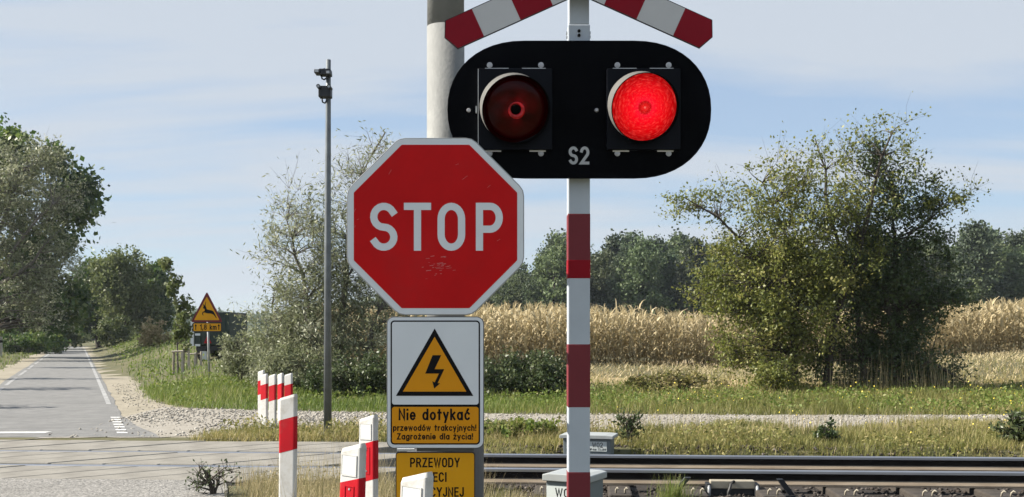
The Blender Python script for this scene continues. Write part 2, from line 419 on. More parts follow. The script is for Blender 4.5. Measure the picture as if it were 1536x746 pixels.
# ------------------------------------------------------------------ level crossing deck: skewed concrete slabs
deck = tag(empty('crossing_deck', tw(-6, 0)), kind='structure')
RG = .75                                        # half the rail spacing
rows = [(-2.10, -.86), (-.64, .64), (.86, 2.17)]
skew = math.tan(R(42))
mesh_cache = {}
for (v0, v1) in rows:
    ph = random.uniform(0, .6)
    hgt = (v1 - v0)
    for k in range(24):
        u0 = -17 + k * .68 + ph; u1 = u0 + .66
        key = (v0, random.randrange(3))
        o = None
        lo = MB()
        if key not in mesh_cache:
            poly = [(0, 0), (.662, 0), (.662 + hgt * skew, hgt), (hgt * skew, hgt)]
            lo.prism_z(poly, -.16, 0)
            o = lo.build('slab', 'slab_concrete', deck, bevel=.012, seg=1)
            mesh_cache[key] = o.data
        else:
            o = bpy.data.objects.new('slab', mesh_cache[key]); col.objects.link(o); o.parent = deck
        p = tw(u0 - (v0 + .0) * 0 - hgt * skew * .5, v0, random.uniform(-.004, .004)) - deck.location
        if tw(u0 + hgt * skew * .5, 0).x + .662 > -.75 and k > 20:
            bpy.data.objects.remove(o); continue
        o.location = p + Vector((0, 0, .002)); o.rotation_euler = (0, 0, -TH)
# rubber filler beside the rails on the crossing
for v0, v1 in ((-.86, -.79), (-.71, -.64), (.64, .71), (.79, .86)):
    mb = MB()
    a0, a1, b0, b1 = tw(-17, v0), tw(-17, v1), tw(-1.2, v0), tw(-1.2, v1)
    for z in (-.12, -.012): mb.v += [(p.x, p.y, z) for p in (a0, b0, b1, a1)]
    mb.f = [(4, 5, 6, 7), (0, 1, 5, 4), (1, 2, 6, 5), (2, 3, 7, 6), (3, 0, 4, 7)]
    mb.v = [tuple(Vector(p) - deck.location) for p in mb.v]
    mb.build('rubber_filler', 'cable_black', deck)

# ------------------------------------------------------------------ railway track
trk = tag(empty('railway_track', tw(0, 0, -.2)), kind='structure')
prof = [(-.075, -.180), (.075, -.180), (.075, -.158), (.030, -.128), (.011, -.118), (-.011, -.118), (-.030, -.128), (-.075, -.158)]
web = [(-.0105, -.1182), (.0105, -.1182), (.0085, -.054), (.018, -.046), (.0355, -.0402), (-.0355, -.0402), (-.018, -.046), (-.0085, -.054)]
head = [(-.036, -.040), (.036, -.040), (.0355, -.012), (.030, -.003), (.018, 0), (-.018, 0), (-.030, -.003), (-.0355, -.012)]
def rail_piece(name, prf, m, v, parent, z=0, u0=-30, u1=60):
    mb = MB(); n = len(prf)
    base = Vector((trk.location.x, trk.location.y, trk.location.z))
    for u in (u0, u1):
        for (s, z_) in prf:
            p = tw(u, v + s, z_ + z) - base; mb.v.append(tuple(p))
    mb.f = [tuple(range(n)), tuple(range(2 * n - 1, n - 1, -1))] + [(i, (i + 1) % n, (i + 1) % n + n, i + n) for i in range(n)]
    return mb.build(name, m, parent)
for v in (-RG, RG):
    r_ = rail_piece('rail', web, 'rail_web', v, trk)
    rail_piece('rail_head', head, 'rail_head', v, r_)
    rail_piece('rail_foot', prof, 'rail_rust', v, r_)
sl0 = None
for k in range(26):
    u = -1.2 + k * .83
    if sl0 is None:
        mb = MB(); mb.prism_z([(-.13, -1.56), (.13, -1.56), (.13, 1.25), (-.13, 1.25)], -.2, 0)
        sl0 = mb.build('sleeper', 'sleeper', trk, bevel=.02); o = sl0
        mbc = MB()
        for s in (-.05, .05):                    # a pair of spring clips curling up
            pts = [(s, .03, -.02), (s, .0, .05), (s + .012, -.03, .075), (s + .03, -.055, .06)]
            mbc.tube(pts, [.011, .011, .010, .008], 6)
        clip0 = mbc.build('spring_clip', 'sensor_pale', trk, smooth=True); c = clip0
    else:
        o = sl0.copy(); col.objects.link(o); o.parent = trk
        c = clip0.copy(); col.objects.link(c); c.parent = trk
    o.location = tw(u, 0, -.185) - trk.location; o.rotation_euler = (0, 0, -TH)
    c.location = tw(u, -1.44, -.195) - trk.location; c.rotation_euler = (0, 0, -TH)

def stones(name, pts, size, m, seed, parent=None):
    r_ = np.random.default_rng(seed); n = len(pts)
    base = np.array([[1, 0, 0], [0, 1, 0], [-1, 0, 0], [0, -1, 0], [0, 0, 1], [0, 0, -1]], float)
    T = np.array([[0, 1, 4], [1, 2, 4], [2, 3, 4], [3, 0, 4], [1, 0, 5], [2, 1, 5], [3, 2, 5], [0, 3, 5]])
    v = base[None] * (1 + r_.uniform(-.4, .4, (n, 6, 1))) + r_.uniform(-.25, .25, (n, 6, 3))
    v = v * (size[:, None, None] * np.array([1, 1, .7])) 
    an = r_.uniform(0, 6.28, n); c, s = np.cos(an), np.sin(an)
    v = np.stack([v[..., 0] * c[:, None] - v[..., 1] * s[:, None], v[..., 0] * s[:, None] + v[..., 1] * c[:, None], v[..., 2]], -1)
    v = v + pts[:, None, :]
    f = (T[None] + 6 * np.arange(n)[:, None, None]).reshape(-1, 3)
    return np_mesh(name, v.reshape(-1, 3), f, m, parent, np.repeat(r_.uniform(0, 1, n), 8))

n = 9000
u = rng.uniform(-1.0, 16, n); v = rng.uniform(-3.2, 2.2, n)
P = T0 + u[:, None] * TU + v[:, None] * TN
sz = rng.uniform(.018, .036, n)
z = ground_z(P[:, 0], P[:, 1]) + .012
o = stones('ballast', np.c_[P, z], sz, 'stone_dark', 3); tag(o, 'dark crushed stone between and beside the rails', kind='stuff')
mb = MB()                                       # the bed itself, dark brown
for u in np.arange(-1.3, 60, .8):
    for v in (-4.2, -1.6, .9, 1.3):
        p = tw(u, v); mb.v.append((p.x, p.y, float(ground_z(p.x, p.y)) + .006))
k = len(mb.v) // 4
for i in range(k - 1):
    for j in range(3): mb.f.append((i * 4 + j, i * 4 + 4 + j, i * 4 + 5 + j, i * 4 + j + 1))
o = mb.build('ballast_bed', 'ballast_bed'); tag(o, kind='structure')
n = 16000
X = rng.uniform(-7.2, 16, n); t = rng.uniform(0, 1, n)
yn = np.array([track_near(x) for x in X]); yf = np.array([track_far(x) for x in X])
# stones lie thickest along the left third and at the margins of the wheel ruts
dens = np.where(X < -1, .9, .45)
keep = rng.uniform(0, 1, n) < dens
Y = yn + (yf - yn) * t
keep &= ~((X < -5.2) & (Y < 19.5) & (rng.uniform(0, 1, n) < .85))
X, Y = X[keep], Y[keep]
sz = rng.uniform(.010, .030, len(X)) * np.where(X < -1, 1.25, 1)
o = stones('gravel_stones', np.c_[X, Y, ground_z(X, Y) + .012], sz, 'stone_pale', 5); tag(o, 'pale loose stones on the gravel track', kind='stuff')
n = 500
D = rng.uniform(16.6, 34, n); tt = rng.uniform(0, 1, n)
X = np.array([road_r(d) + .35 + (shoulder_edge(d) - road_r(d) - .4) * q for d, q in zip(D, tt)])
o = stones('shoulder_pebbles', np.c_[X, D, np.full(n, .012)], rng.uniform(.008, .024, n), 'stone_pale', 6); tag(o, 'pebbles on the sandy road shoulder', kind='stuff')

# ------------------------------------------------------------------ stroke lettering
def arc(cx, cy, rx, ry, a0, a1, n=14):
    return [(cx + rx * math.cos(R(a0 + (a1 - a0) * i / n)), cy + ry * math.sin(R(a0 + (a1 - a0) * i / n))) for i in range(n + 1)]
X_ = .68
def ring(cx, cy, rx, ry): return arc(cx, cy, rx, ry, 0, 360, 24)
G = {
 'S': (.62, [arc(.31, .745, .31, .255, 28, 270) + arc(.31, .245, .31, .245, 90, -152)]),
 'T': (.66, [[(0, 1), (.66, 1)], [(.33, 1), (.33, 0)]]),
 'O': (.62, [arc(.31, .69, .31, .31, 0, 180) + arc(.31, .31, .31, .31, 180, 360) + [(.62, .69)]]),
 'P': (.60, [[(0, 0), (0, 1)], [(0, 1), (.32, 1)] + arc(.32, .72, .28, .28, 90, -90) + [(0, .44)]]),
 'R': (.62, [[(0, 0), (0, 1)], [(0, 1), (.32, 1)] + arc(.32, .74, .26, .26, 90, -90) + [(0, .48)], [(.33, .48), (.62, 0)]]),
 'Z': (.60, [[(.02, 1), (.58, 1), (0, 0), (.6, 0)]]),
 'E': (.50, [[(.5, 1), (0, 1), (0, 0), (.5, 0)], [(0, .52), (.46, .52)]]),
 'W': (.95, [[(0, 1), (.24, 0), (.475, .95), (.71, 0), (.95, 1)]]),
 'D': (.64, [[(0, 0), (0, 1)], [(0, 1), (.28, 1)] + arc(.28, .64, .36, .36, 90, 0, 6) + arc(.28, .36, .36, .36, 0, -90, 6) + [(0, 0)]]),
 'Y': (.66, [[(0, 1), (.33, .45), (.66, 1)], [(.33, .45), (.33, 0)]]),
 'I': (.0, [[(0, 0), (0, 1)]]),
 'C': (.62, [arc(.31, .69, .31, .31, 25, 180) + arc(.31, .31, .31, .31, 180, 335)]),
 'A': (.70, [[(0, 0), (.35, 1), (.70, 0)], [(.13, .34), (.57, .34)]]),
 'K': (.60, [[(0, 0), (0, 1)], [(.58, 1), (.02, .42)], [(.2, .6), (.6, 0)]]),
 'J': (.46, [[(.46, 1), (.46, .26)] + arc(.22, .26, .24, .26, 0, -170)]),
 'N': (.62, [[(0, 0), (0, 1), (.62, 0), (.62, 1)]]),
 '1': (.24, [[(0, .8), (.24, 1), (.24, 0)]]),
 '2': (.58, [arc(.29, .71, .29, .29, 165, -35) + [(0, 0), (.58, 0)]]),
 '3': (.56, [arc(.27, .75, .27, .25, 150, -80, 12) + arc(.27, .26, .29, .26, 85, -150, 12)]),
 '4': (.60, [[(.44, 0), (.44, 1), (0, .28), (.6, .28)]]),
 '7': (.56, [[(0, 1), (.56, 1), (.18, 0)]]),
 '8': (.58, [ring(.29, .76, .25, .24), ring(.29, .26, .29, .26)]),
 '9': (.58, [ring(.29, .70, .29, .30), [(.58, .7)] + arc(.24, .5, .34, .5, 10, -80)]),
 ',': (.06, [[(.06, .08), (0, -.16)]]),
 '.': (.02, [[(0, 0), (0, .02)]]),
 '!': (.0, [[(0, 1), (0, .42)], [(0, .02), (0, 0)]]),
 '-': (.36, [[(0, .38), (.36, .38)]]),
 ' ': (.28, []),
 'i': (.0, [[(0, 0), (0, .60)], [(0, .97), (0, .99)]]),
 'l': (.0, [[(0, 0), (0, 1)]]),
 'e': (.54, [[(0, .34), (.54, .34)] + arc(.27, .34, .27, .34, 0, 318, 20)]),
 'o': (.56, [ring(.28, .34, .28, .34)]),
 'ó': (.56, [ring(.28, .34, .28, .34), [(.22, .84), (.36, 1.02)]]),
 'd': (.56, [ring(.27, .34, .27, .34), [(.56, 0), (.56, 1)]]),
 'a': (.56, [ring(.27, .34, .27, .34), [(.56, 0), (.56, X_)]]),
 'g': (.56, [ring(.27, .34, .27, .34), [(.56, X_), (.56, -.1)] + arc(.28, -.08, .28, .22, 0, -160)]),
 'p': (.56, [ring(.29, .34, .27, .34), [(0, X_), (0, -.3)]]),
 't': (.34, [[(.15, .95), (.15, .0)], [(0, X_), (.34, X_)]]),
 'y': (.52, [[(0, X_), (.28, .02)], [(.52, X_), (.16, -.3)]]),
 'k': (.46, [[(0, 0), (0, 1)], [(.44, X_), (.02, .28)], [(.15, .41), (.46, 0)]]),
 'c': (.50, [arc(.28, .34, .28, .34, 42, 318, 18)]),
 'ć': (.50, [arc(.28, .34, .28, .34, 42, 318, 18), [(.24, .84), (.38, 1.02)]]),
 'r': (.30, [[(0, 0), (0, X_)], [(0, .36)] + arc(.24, .42, .24, .24, 180, 75, 8)]),
 'z': (.46, [[(.02, X_), (.44, X_), (0, 0), (.46, 0)]]),
 'ż': (.46, [[(.02, X_), (.44, X_), (0, 0), (.46, 0)], [(.23, .95), (.23, .97)]]),
 'w': (.76, [[(0, X_), (.19, 0), (.38, X_), (.57, 0), (.76, X_)]]),
 'j': (.08, [[(.08, .60), (.08, -.12)] + arc(-.02, -.12, .10, .14, 0, -90, 6), [(.08, .97), (.08, .99)]]),
 'n': (.50, [[(0, 0), (0, X_)], [(0, .40)] + arc(.25, .42, .25, .26, 180, 0, 10) + [(.50, 0)]]),
 'h': (.50, [[(0, 0), (0, 1)], [(0, .40)] + arc(.25, .42, .25, .26, 180, 0, 10) + [(.50, 0)]]),
 'm': (.84, [[(0, 0), (0, X_)], [(0, .42)] + arc(.21, .45, .21, .23, 180, 0, 9) + [(.42, 0)], [(.42, .42)] + arc(.63, .45, .21, .23, 180, 0, 9) + [(.84, 0)]]),
}
def ribbon(pts, hw):
    P = [Vector((x, y)) for x, y in pts]
    Q = [P[0]]
    for p in P[1:]:
        if (p - Q[-1]).length > 1e-5: Q.append(p)
    P = Q; n = len(P); closed = (P[0] - P[-1]).length < 1e-4 and n > 3
    if closed: P = P[:-1]; n -= 1
    else:
        P[0] = P[0] + (P[0] - P[1]).normalized() * hw * .98; P[-1] = P[-1] + (P[-1] - P[-2]).normalized() * hw * .98
    Lf, Rt = [], []
    for i in range(n):
        a_ = P[i - 1] if (i > 0 or closed) else None
        c_ = P[(i + 1) % n] if (i < n - 1 or closed) else None
        d1 = (P[i] - a_).normalized() if a_ is not None else None
        d2 = (c_ - P[i]).normalized() if c_ is not None else None
        if d1 is None: d1 = d2
        if d2 is None: d2 = d1
        n1_, n2_ = Vector((-d1.y, d1.x)), Vector((-d2.y, d2.x))
        m_ = (n1_ + n2_)
        m_ = m_.normalized() if m_.length > 1e-4 else n1_
        k = min(1 / max(m_.dot(n1_), .2), 2.6)
        Lf.append(P[i] + m_ * hw * k); Rt.append(P[i] - m_ * hw * k)
    fs = [(i, i + 1, n + i + 1, n + i) for i in range(n - 1)]
    if closed: fs.append((n - 1, 0, n, 2 * n - 1))
    return [tuple(p) for p in Lf + Rt], fs
def text_mb(line, x0, x1, z0, height, thick, y, track=.24, mb=None):
    """letters drawn from x0 to x1, baseline z0, cap height, stroke thickness as a share of height, at depth y facing -Y"""
    mb = mb or MB()
    sp = track + thick
    W = sum(G[c][0] for c in line) + sp * (len(line) - 1)
    sx = (x1 - x0 - thick * height) / W
    sy = height * (1 - thick); x = x0 + thick * height / 2
    k = 0
    for c in line:
        wdt, strokes = G[c]
        for st in strokes:
            pts = [(x + a_ * sx, z0 + thick * height / 2 + b_ * sy) for a_, b_ in st]
            vv, ff = ribbon(pts, thick * height / 2)
            yy = y - .00012 * (k % 3); k += 1
            mb.add([(a_, yy, b_) for a_, b_ in vv], ff)
        x += (wdt + sp) * sx
    return mb

def words(line, x0, x1, z0, height, thick, y, track, m, parent):
    sp = track + thick; W = sum(G[c][0] for c in line) + sp * (len(line) - 1)
    sx = (x1 - x0 - thick * height) / W; x = x0
    for wd_ in line.split(' '):
        ww = (sum(G[c][0] for c in wd_) + sp * (len(wd_) - 1)) * sx + thick * height
        text_mb(wd_, x, x + ww, z0, height, thick, y, track).build('lettering', m, parent)
        x += ww - thick * height + (2 * sp + G[' '][0]) * sx

def rrect(x0, x1, z0, z1, r, n=6):
    p = []
    for cx_, cz_, a0 in ((x1 - r, z0 + r, -90), (x1 - r, z1 - r, 0), (x0 + r, z1 - r, 90), (x0 + r, z0 + r, 180)):
        p += arc(cx_, cz_, r, r, a0, a0 + 90, n)
    return p
def octagon(r, rr=.0):
    t_ = r * math.tan(R(22.5))
    c = [(t_, -r), (r, -t_), (r, t_), (t_, r), (-t_, r), (-r, t_), (-r, -t_), (-t_, -r)]
    if not rr: return c
    out = []
    for i in range(8):
        p, a_, b_ = Vector(c[i]), Vector(c[i - 1]), Vector(c[(i + 1) % 8])
        for t in (0, .5, 1):
            q = (p + (a_ - p).normalized() * rr) * (1 - t) ** 2 + p * 2 * t * (1 - t) + (p + (b_ - p).normalized() * rr) * t ** 2
            out.append((q.x, q.y))
    return out

# ------------------------------------------------------------------ stop sign and the plates on the pole
SD = 5.30; SS = F / SD                          # depth of the plates and pixels per metre there
c = px(653.3, 340, SD)
stop = empty('stop_sign', c); tag(stop, 'red octagonal STOP sign with white border, scuffed below the letters', 'road sign')
RO = 133 / SS
MB().prism_y(octagon(RO, .03), 0, .022).build('rim', 'galv', stop, bevel=.002)
MB().flat_y(octagon(RO - .005, .028), -.0012).build('border', 'sign_white', stop)
MB().flat_y(octagon(RO - 10.5 / SS, .004), -.0024).build('face', 'stop_red', stop)
mb = text_mb('S', -98 / SS, -57 / SS, -36.5 / SS, 72 / SS, .150, -.0036)
text_mb('T', -47.5 / SS, -6.5 / SS, -36.5 / SS, 72 / SS, .150, -.0036, mb=mb)
text_mb('O', 3 / SS, 44.5 / SS, -36.5 / SS, 72 / SS, .150, -.0036, mb=mb)
text_mb('P', 60.5 / SS, 101 / SS, -36.5 / SS, 72 / SS, .150, -.0036, mb=mb)
mb.build('lettering', 'sign_white', stop)
mb = MB(); r_ = random.Random(5)
for k in range(26):
    x = r_.gauss(0, 12) / SS; zq = (-60 + r_.gauss(0, 6)) / SS; l = r_.uniform(2, 9) / SS; t_ = r_.uniform(.3, .8) / SS
    mb.add([(x, -.0032, zq), (x + l, -.0032, zq + l * .12), (x + l, -.0032, zq + l * .12 + t_), (x, -.0032, zq + t_)], [(0, 1, 2, 3)])
for (a_, b_, l, ang) in ((-122, 22, 5, 60), (-118, 10, 3, 20), (-121, -2, 4, 80), (78, 58, 6, 40), (40, 70, 10, 35), (-70, 78, 8, 60), (92, -22, 6, 30), (30, 92, 5, 20)):
    x, zq = a_ / SS, b_ / SS; d = Vector((math.cos(R(ang)), math.sin(R(ang)))) * l / SS; q = Vector((-d.y, d.x)).normalized() * .4 / SS
    mb.add([(x, -.0032, zq), (x + d.x, -.0032, zq + d.y), (x + d.x + q.x, -.0032, zq + d.y + q.y), (x + q.x, -.0032, zq + q.y)], [(0, 1, 2, 3)])
tag(mb.build('scratches', 'scratch', stop), kind='stuff')
for zq in (-.2, .2):
    mb = MB(); mb.box(-.12, .17, .022, .05, zq - .02, zq + .02); mb.build('mounting_rail', 'galv', stop)
    mb = MB(); mb.box(.02, .06, .05, .50, zq - .015, zq + .015); mb.build('bracket', 'galv', stop)

pc = px(653, 574, SD)                           # white-and-orange electrical warning plate
pw, ph = 146 / SS / 2, 198 / SS / 2
warn = empty('warning_plate', pc); tag(warn, 'white and orange plate with a lightning bolt triangle, under the STOP sign', 'warning sign')
MB().prism_y(rrect(-pw, pw, -ph, ph, .035), 0, .018).build('backing_tray', 'galv_dark', warn, bevel=.002)
MB().flat_y(rrect(-pw + .004, pw - .004, -ph + .004, ph - .004, .032), -.0010).build('white_face', 'sign_white', warn)
MB().flat_y(rrect(-pw + .019, pw - .019, -ph + .019, ph - .019, .018), -.0020).build('black_border', 'black_paint', warn)
iw = pw - .026
MB().flat_y(rrect(-iw, iw, -33 / SS, ph - .026, .012), -.0030).build('white_panel', 'sign_white', warn)
MB().flat_y(rrect(-iw, iw, -ph + .026, -36.5 / SS, .012), -.0030).build('orange_panel', 'sign_orange', warn)
tri = lambda cx_, z0, hw, h: [(cx_ - hw, z0), (cx_ + hw, z0), (cx_, z0 + h)]
MB().flat_y(tri(-1 / SS, -20 / SS, 58 / SS, 101 / SS), -.0040).build('triangle_border', 'black_paint', warn)
MB().flat_y(tri(-1 / SS, -13.5 / SS, 47.5 / SS, 82 / SS), -.0050).build('triangle_field', 'sign_orange', warn)
bolt = [(-4, 41), (9, 41), (-1, 20), (13.5, 20), (3.5, -1), (7.5, -1), (-1.5, -9), (-4.5, 2), (-0.8, 0.4), (5.5, 13.5), (-15, 13.5)]
MB().flat_y([(a_ / SS, b_ / SS) for a_, b_ in bolt], -.0060).build('lightning_bolt', 'black_paint', warn)
words('Nie dotykać', -55 / SS, 52 / SS, -56.5 / SS, 17.5 / SS, .165, -.0040, .26, 'black_paint', warn)
words('przewodów trakcyjnych!', -63.5 / SS, 61.5 / SS, -72.5 / SS, 9.6 / SS, .175, -.0040, .22, 'black_paint', warn)
words('Zagrożenie dla życia!', -57.5 / SS, 56.5 / SS, -85.5 / SS, 9.6 / SS, .175, -.0040, .22, 'black_paint', warn)
for zq in (-.2, .2):
    mb = MB(); mb.box(-.13, .16, .018, .046, zq - .018, zq + .018); mb.box(.02, .06, .046, .47, zq - .012, zq + .012)
    mb.build('bracket', 'galv', warn)

yc = px(653, 722, SD + .03)                     # lower yellow plate
yel = empty('yellow_plate', yc); tag(yel, 'yellow plate with black capitals, lowest on the pole behind a white post', 'warning sign')
MB().prism_y(rrect(-60 / SS, 60 / SS, -40 / SS, 44 / SS, .014), 0, .012).build('backing_tray', 'cross_edge', yel, bevel=.001)
MB().flat_y(rrect(-58.5 / SS, 58.5 / SS, -38.5 / SS, 42.5 / SS, .012), -.0010).build('face', 'sign_yellow', yel)
for line, x0, x1, zb in (('PRZEWODY', -38, 37, 21), ('SIECI', -17, 17, -1), ('TRAKCYJNEJ', -45, 43, -23.5)):
    text_mb(line, x0 / SS, x1 / SS, zb / SS, 14.5 / SS, .150, -.0020, .26).build('lettering', 'black_paint', yel)
mb = MB(); mb.box(-58 / SS, -32 / SS, .0, .03, 45.2 / SS, 48.6 / SS); mb.build('clamp_strip', 'sign_white', yel)
mb = MB(); mb.box(-28 / SS, 58 / SS, .002, .03, 45.0 / SS, 50.0 / SS); mb.box(.0, .04, .012, .36, -.05, -.02); mb.build('bracket', 'galv_dark', yel)

PD = 5.90; PS = F / PD
pole = empty('utility_pole', (gx(668.5, PD), PD, 0)); tag(pole, 'tall pale round pole behind the STOP sign, running out of the top of the picture', 'pole')
rp = 28.2 / PS
ztop = px(0, -260, PD).z
MB().tube([(0, 0, 1.0), (0, 0, 3.22)], [rp * 1.01, rp * 1.0], 40).build('lower_shaft', 'pole_concrete', pole, smooth=True)
MB().tube([(0, 0, 3.22), (0, 0, ztop)], [rp * .985, rp * .96], 40).build('upper_shaft', 'pole_concrete', pole, smooth=True)
MB().tube([(0, 0, -.1), (0, 0, 1.03)], [.205, .205], 40).build('base_sleeve', 'sleeve_grey', pole, bevel=.006)

# ------------------------------------------------------------------ railway crossing signal
GD = 5.55; GS = F / GD
mx_, mw = gx(867.5, GD + .06), 16.6 / GS
sig = empty('crossing_signal', (mx_, GD + .06, 0)); tag(sig, 'two-lamp black level crossing signal S2 on a red and white mast', 'signal')
zz_ = lambda y: px(0, y, GD).z
mb = MB(); mb.box(-mw, mw, -mw, mw, -.05, zz_(36)); mast = mb.build('mast', 'mast_white', sig, bevel=.006)
mb = MB(); mb.box(-mw * .93, mw * .93, -mw * .93, mw * .93, zz_(36), zz_(-150)); mb.build('upper_mast', 'mast_white', sig, bevel=.006)
for (y0, y1, m_) in ((320, 418, 'mast_red'), (516, 612, 'mast_red'), (708, 805, 'mast_red')):
    mb = MB(); e = .0015; mb.box(-mw - e, mw + e, -mw - e, mw + e, zz_(y1), zz_(y0)); mb.build('red_band', m_, sig, bevel=.006)
mb = MB(); e = .0025; mb.box(-mw - e, mw + e, -mw - e, mw + e, zz_(418), zz_(389)); mb.build('red_tape', 'tape_red', sig, bevel=.006)
for y in (46.5, 53):
    mb = MB(); mb.lathe_y([(0, -mw - .010), (.006, -mw - .010), (.008, -mw - .006), (.008, -mw)], 10, 0, zz_(y)); mb.build('bolt', 'black_paint', sig)
for s in (-1, 1):
    for y in (45, 51):
        mb = MB(); mb.box(s * mw - .006, s * mw + .006, -.012, .012, zz_(y) - .006, zz_(y) + .006); mb.build('side_bolt', 'galv', sig)

BD = GD - mw - .009; GS = F / BD                # depth of the front of the backplate
bc = px(869, 164.5, BD); BY = GD - (GD + .06) - mw - .005     # backplate in mast coordinates
ox, oz = bc.x - mx_, bc.z
hw, hh = 198 / GS, 103.5 / GS
def stadium(hw_, hh_, n=24):
    r1 = hh_; ax = hh_ * 1.12
    p = []
    for s0 in range(2):
        cx_ = (hw_ - ax) if s0 == 0 else -(hw_ - ax)
        a0 = -90 if s0 == 0 else 90
        for i in range(n + 1):
            a_ = R(a0 + 180 * i / n)
            ca, sa = math.cos(a_), math.sin(a_)
            p.append((ox + cx_ + ax * math.copysign(abs(ca) ** .92, ca), oz + r1 * math.copysign(abs(sa) ** .92, sa)))
    return p
MB().prism_y(stadium(hw, hh), BY - .004, BY + .004).build('backplate', 'signal_black', sig, bevel=.0012, seg=1)
mb = MB(); mb.box(ox - .3, ox + .3, BY + .004, BY + .030, oz - .03, oz + .03); mb.build('backplate_rail', 'galv_dark', sig)
text_mb('S', ox + (853 - 869) / GS, ox + (867 - 869) / GS, oz + (164.5 - 247) / GS, 27 / GS, .16, BY - .0055).build('lettering', 'letter_grey', sig)
text_mb('2', ox + (870 - 869) / GS, ox + (884 - 869) / GS, oz + (164.5 - 247) / GS, 27 / GS, .16, BY - .0055).build('lettering', 'letter_grey', sig)

# lamp glass
def lens_mat(name, lit):
    m = bpy.data.materials.new(name); m.use_nodes = True; t = m.node_tree; N = t.nodes; K = t.links.new
    b = N['Principled BSDF']
    co = N.new('ShaderNodeTexCoord'); se = N.new('ShaderNodeSeparateXYZ'); K(co.outputs['Object'], se.inputs[0])
    fl = N.new('ShaderNodeCombineXYZ'); K(se.outputs[0], fl.inputs[0]); K(se.outputs[2], fl.inputs[2])
    ln = N.new('ShaderNodeVectorMath'); ln.operation = 'LENGTH'; K(fl.outputs[0], ln.inputs[0])
    an = N.new('ShaderNodeMath'); an.operation = 'ARCTAN2'; K(se.outputs[0], an.inputs[0]); K(se.outputs[2], an.inputs[1])
    # prisms in the glass: rings broken up by angle
    cb = N.new('ShaderNodeCombineXYZ'); K(an.outputs[0], cb.inputs[0])
    rs = N.new('ShaderNodeMath'); rs.operation = 'MULTIPLY'; K(ln.outputs['Value'], rs.inputs[0]); rs.inputs[1].default_value = 26; K(rs.outputs[0], cb.inputs[1])
    vo = N.new('ShaderNodeTexNoise'); K(cb.outputs[0], vo.inputs['Vector']); vo.inputs['Scale'].default_value = 4.5; vo.inputs['Detail'].default_value = 5; vo.inputs['Roughness'].default_value = .75
    sp_ = N.new('ShaderNodeValToRGB'); K(vo.outputs['Fac'], sp_.inputs[0])
    sp_.color_ramp.elements[0].position = .50; sp_.color_ramp.elements[0].color = (0, 0, 0, 1)
    sp_.color_ramp.elements[1].position = .72; sp_.color_ramp.elements[1].color = (1, 1, 1, 1)
    rr = N.new('ShaderNodeValToRGB'); q = N.new('ShaderNodeMath'); q.operation = 'MULTIPLY'; K(ln.outputs['Value'], q.inputs[0]); q.inputs[1].default_value = 1 / .155
    K(q.outputs[0], rr.inputs[0])
    els = rr.color_ramp.elements
    stops = [(0, (1, .25, .2)), (.05, (.8, .01, .01)), (.18, (.45, 0, .002)), (.24, (1, .006, .03)), (.42, (1, .001, .012)), (.72, (.74, .001, .004)), (1, (.36, .001, .002))]
    while len(els) < len(stops): els.new(.5)
    for e_, (p_, c_) in zip(els, stops): e_.position = p_; e_.color = (*c_, 1)
    if lit:
        ad = N.new('ShaderNodeMix'); ad.data_type = 'RGBA'; mu = N.new('ShaderNodeMath'); mu.operation = 'MULTIPLY'
        K(sp_.outputs[0], mu.inputs[0]); mu.inputs[1].default_value = .6
        K(mu.outputs[0], ad.inputs[0]); K(rr.outputs[0], ad.inputs[6]); ad.inputs[7].default_value = (1.5, .13, .10, 1)
        K(ad.outputs[2], b.inputs['Emission Color']); b.inputs['Emission Strength'].default_value = .42
        b.inputs['Base Color'].default_value = (.12, .001, .002, 1)
    else:
        b.inputs['Base Color'].default_value = (.02, .0006, .0008, 1)
        els[0].color = els[1].color = (.02, 0, 0, 1); els[2].color = (.9, .01, .02, 1); els[3].color = (.75, .01, .03, 1); els[4].color = (.22, .002, .006, 1); els[5].color = (.08, 0, .001, 1); els[6].color = (.01, 0, 0, 1)
        nm_ = N.new('ShaderNodeTexNoise'); K(co.outputs['Object'], nm_.inputs['Vector']); nm_.inputs['Scale'].default_value = 14
        mk = N.new('ShaderNodeMapRange'); K(nm_.outputs['Fac'], mk.inputs[0]); mk.inputs[1].default_value = .35; mk.inputs[2].default_value = .7; mk.inputs[4].default_value = .06
        K(rr.outputs[0], b.inputs['Emission Color']); K(mk.outputs[0], b.inputs['Emission Strength'])   # weak patchy red emission, strongest in the inner ring
    b.inputs['Roughness'].default_value = .14; b.inputs['Specular IOR Level'].default_value = .12 if not lit else .06
    bb = N.new('ShaderNodeBump'); bb.inputs['Strength'].default_value = .25 if lit else .06; bb.inputs['Distance'].default_value = .004
    K(vo.outputs['Fac'], bb.inputs['Height']); K(bb.outputs[0], b.inputs['Normal'])
    return m
MATS['lens_lit'] = lens_mat('lens_lit', True); MATS['lens_off'] = lens_mat('lens_off', False)
mat('lens_ring', (.55, .010, .016), .25, var=.6, scale=18, spec=.4)
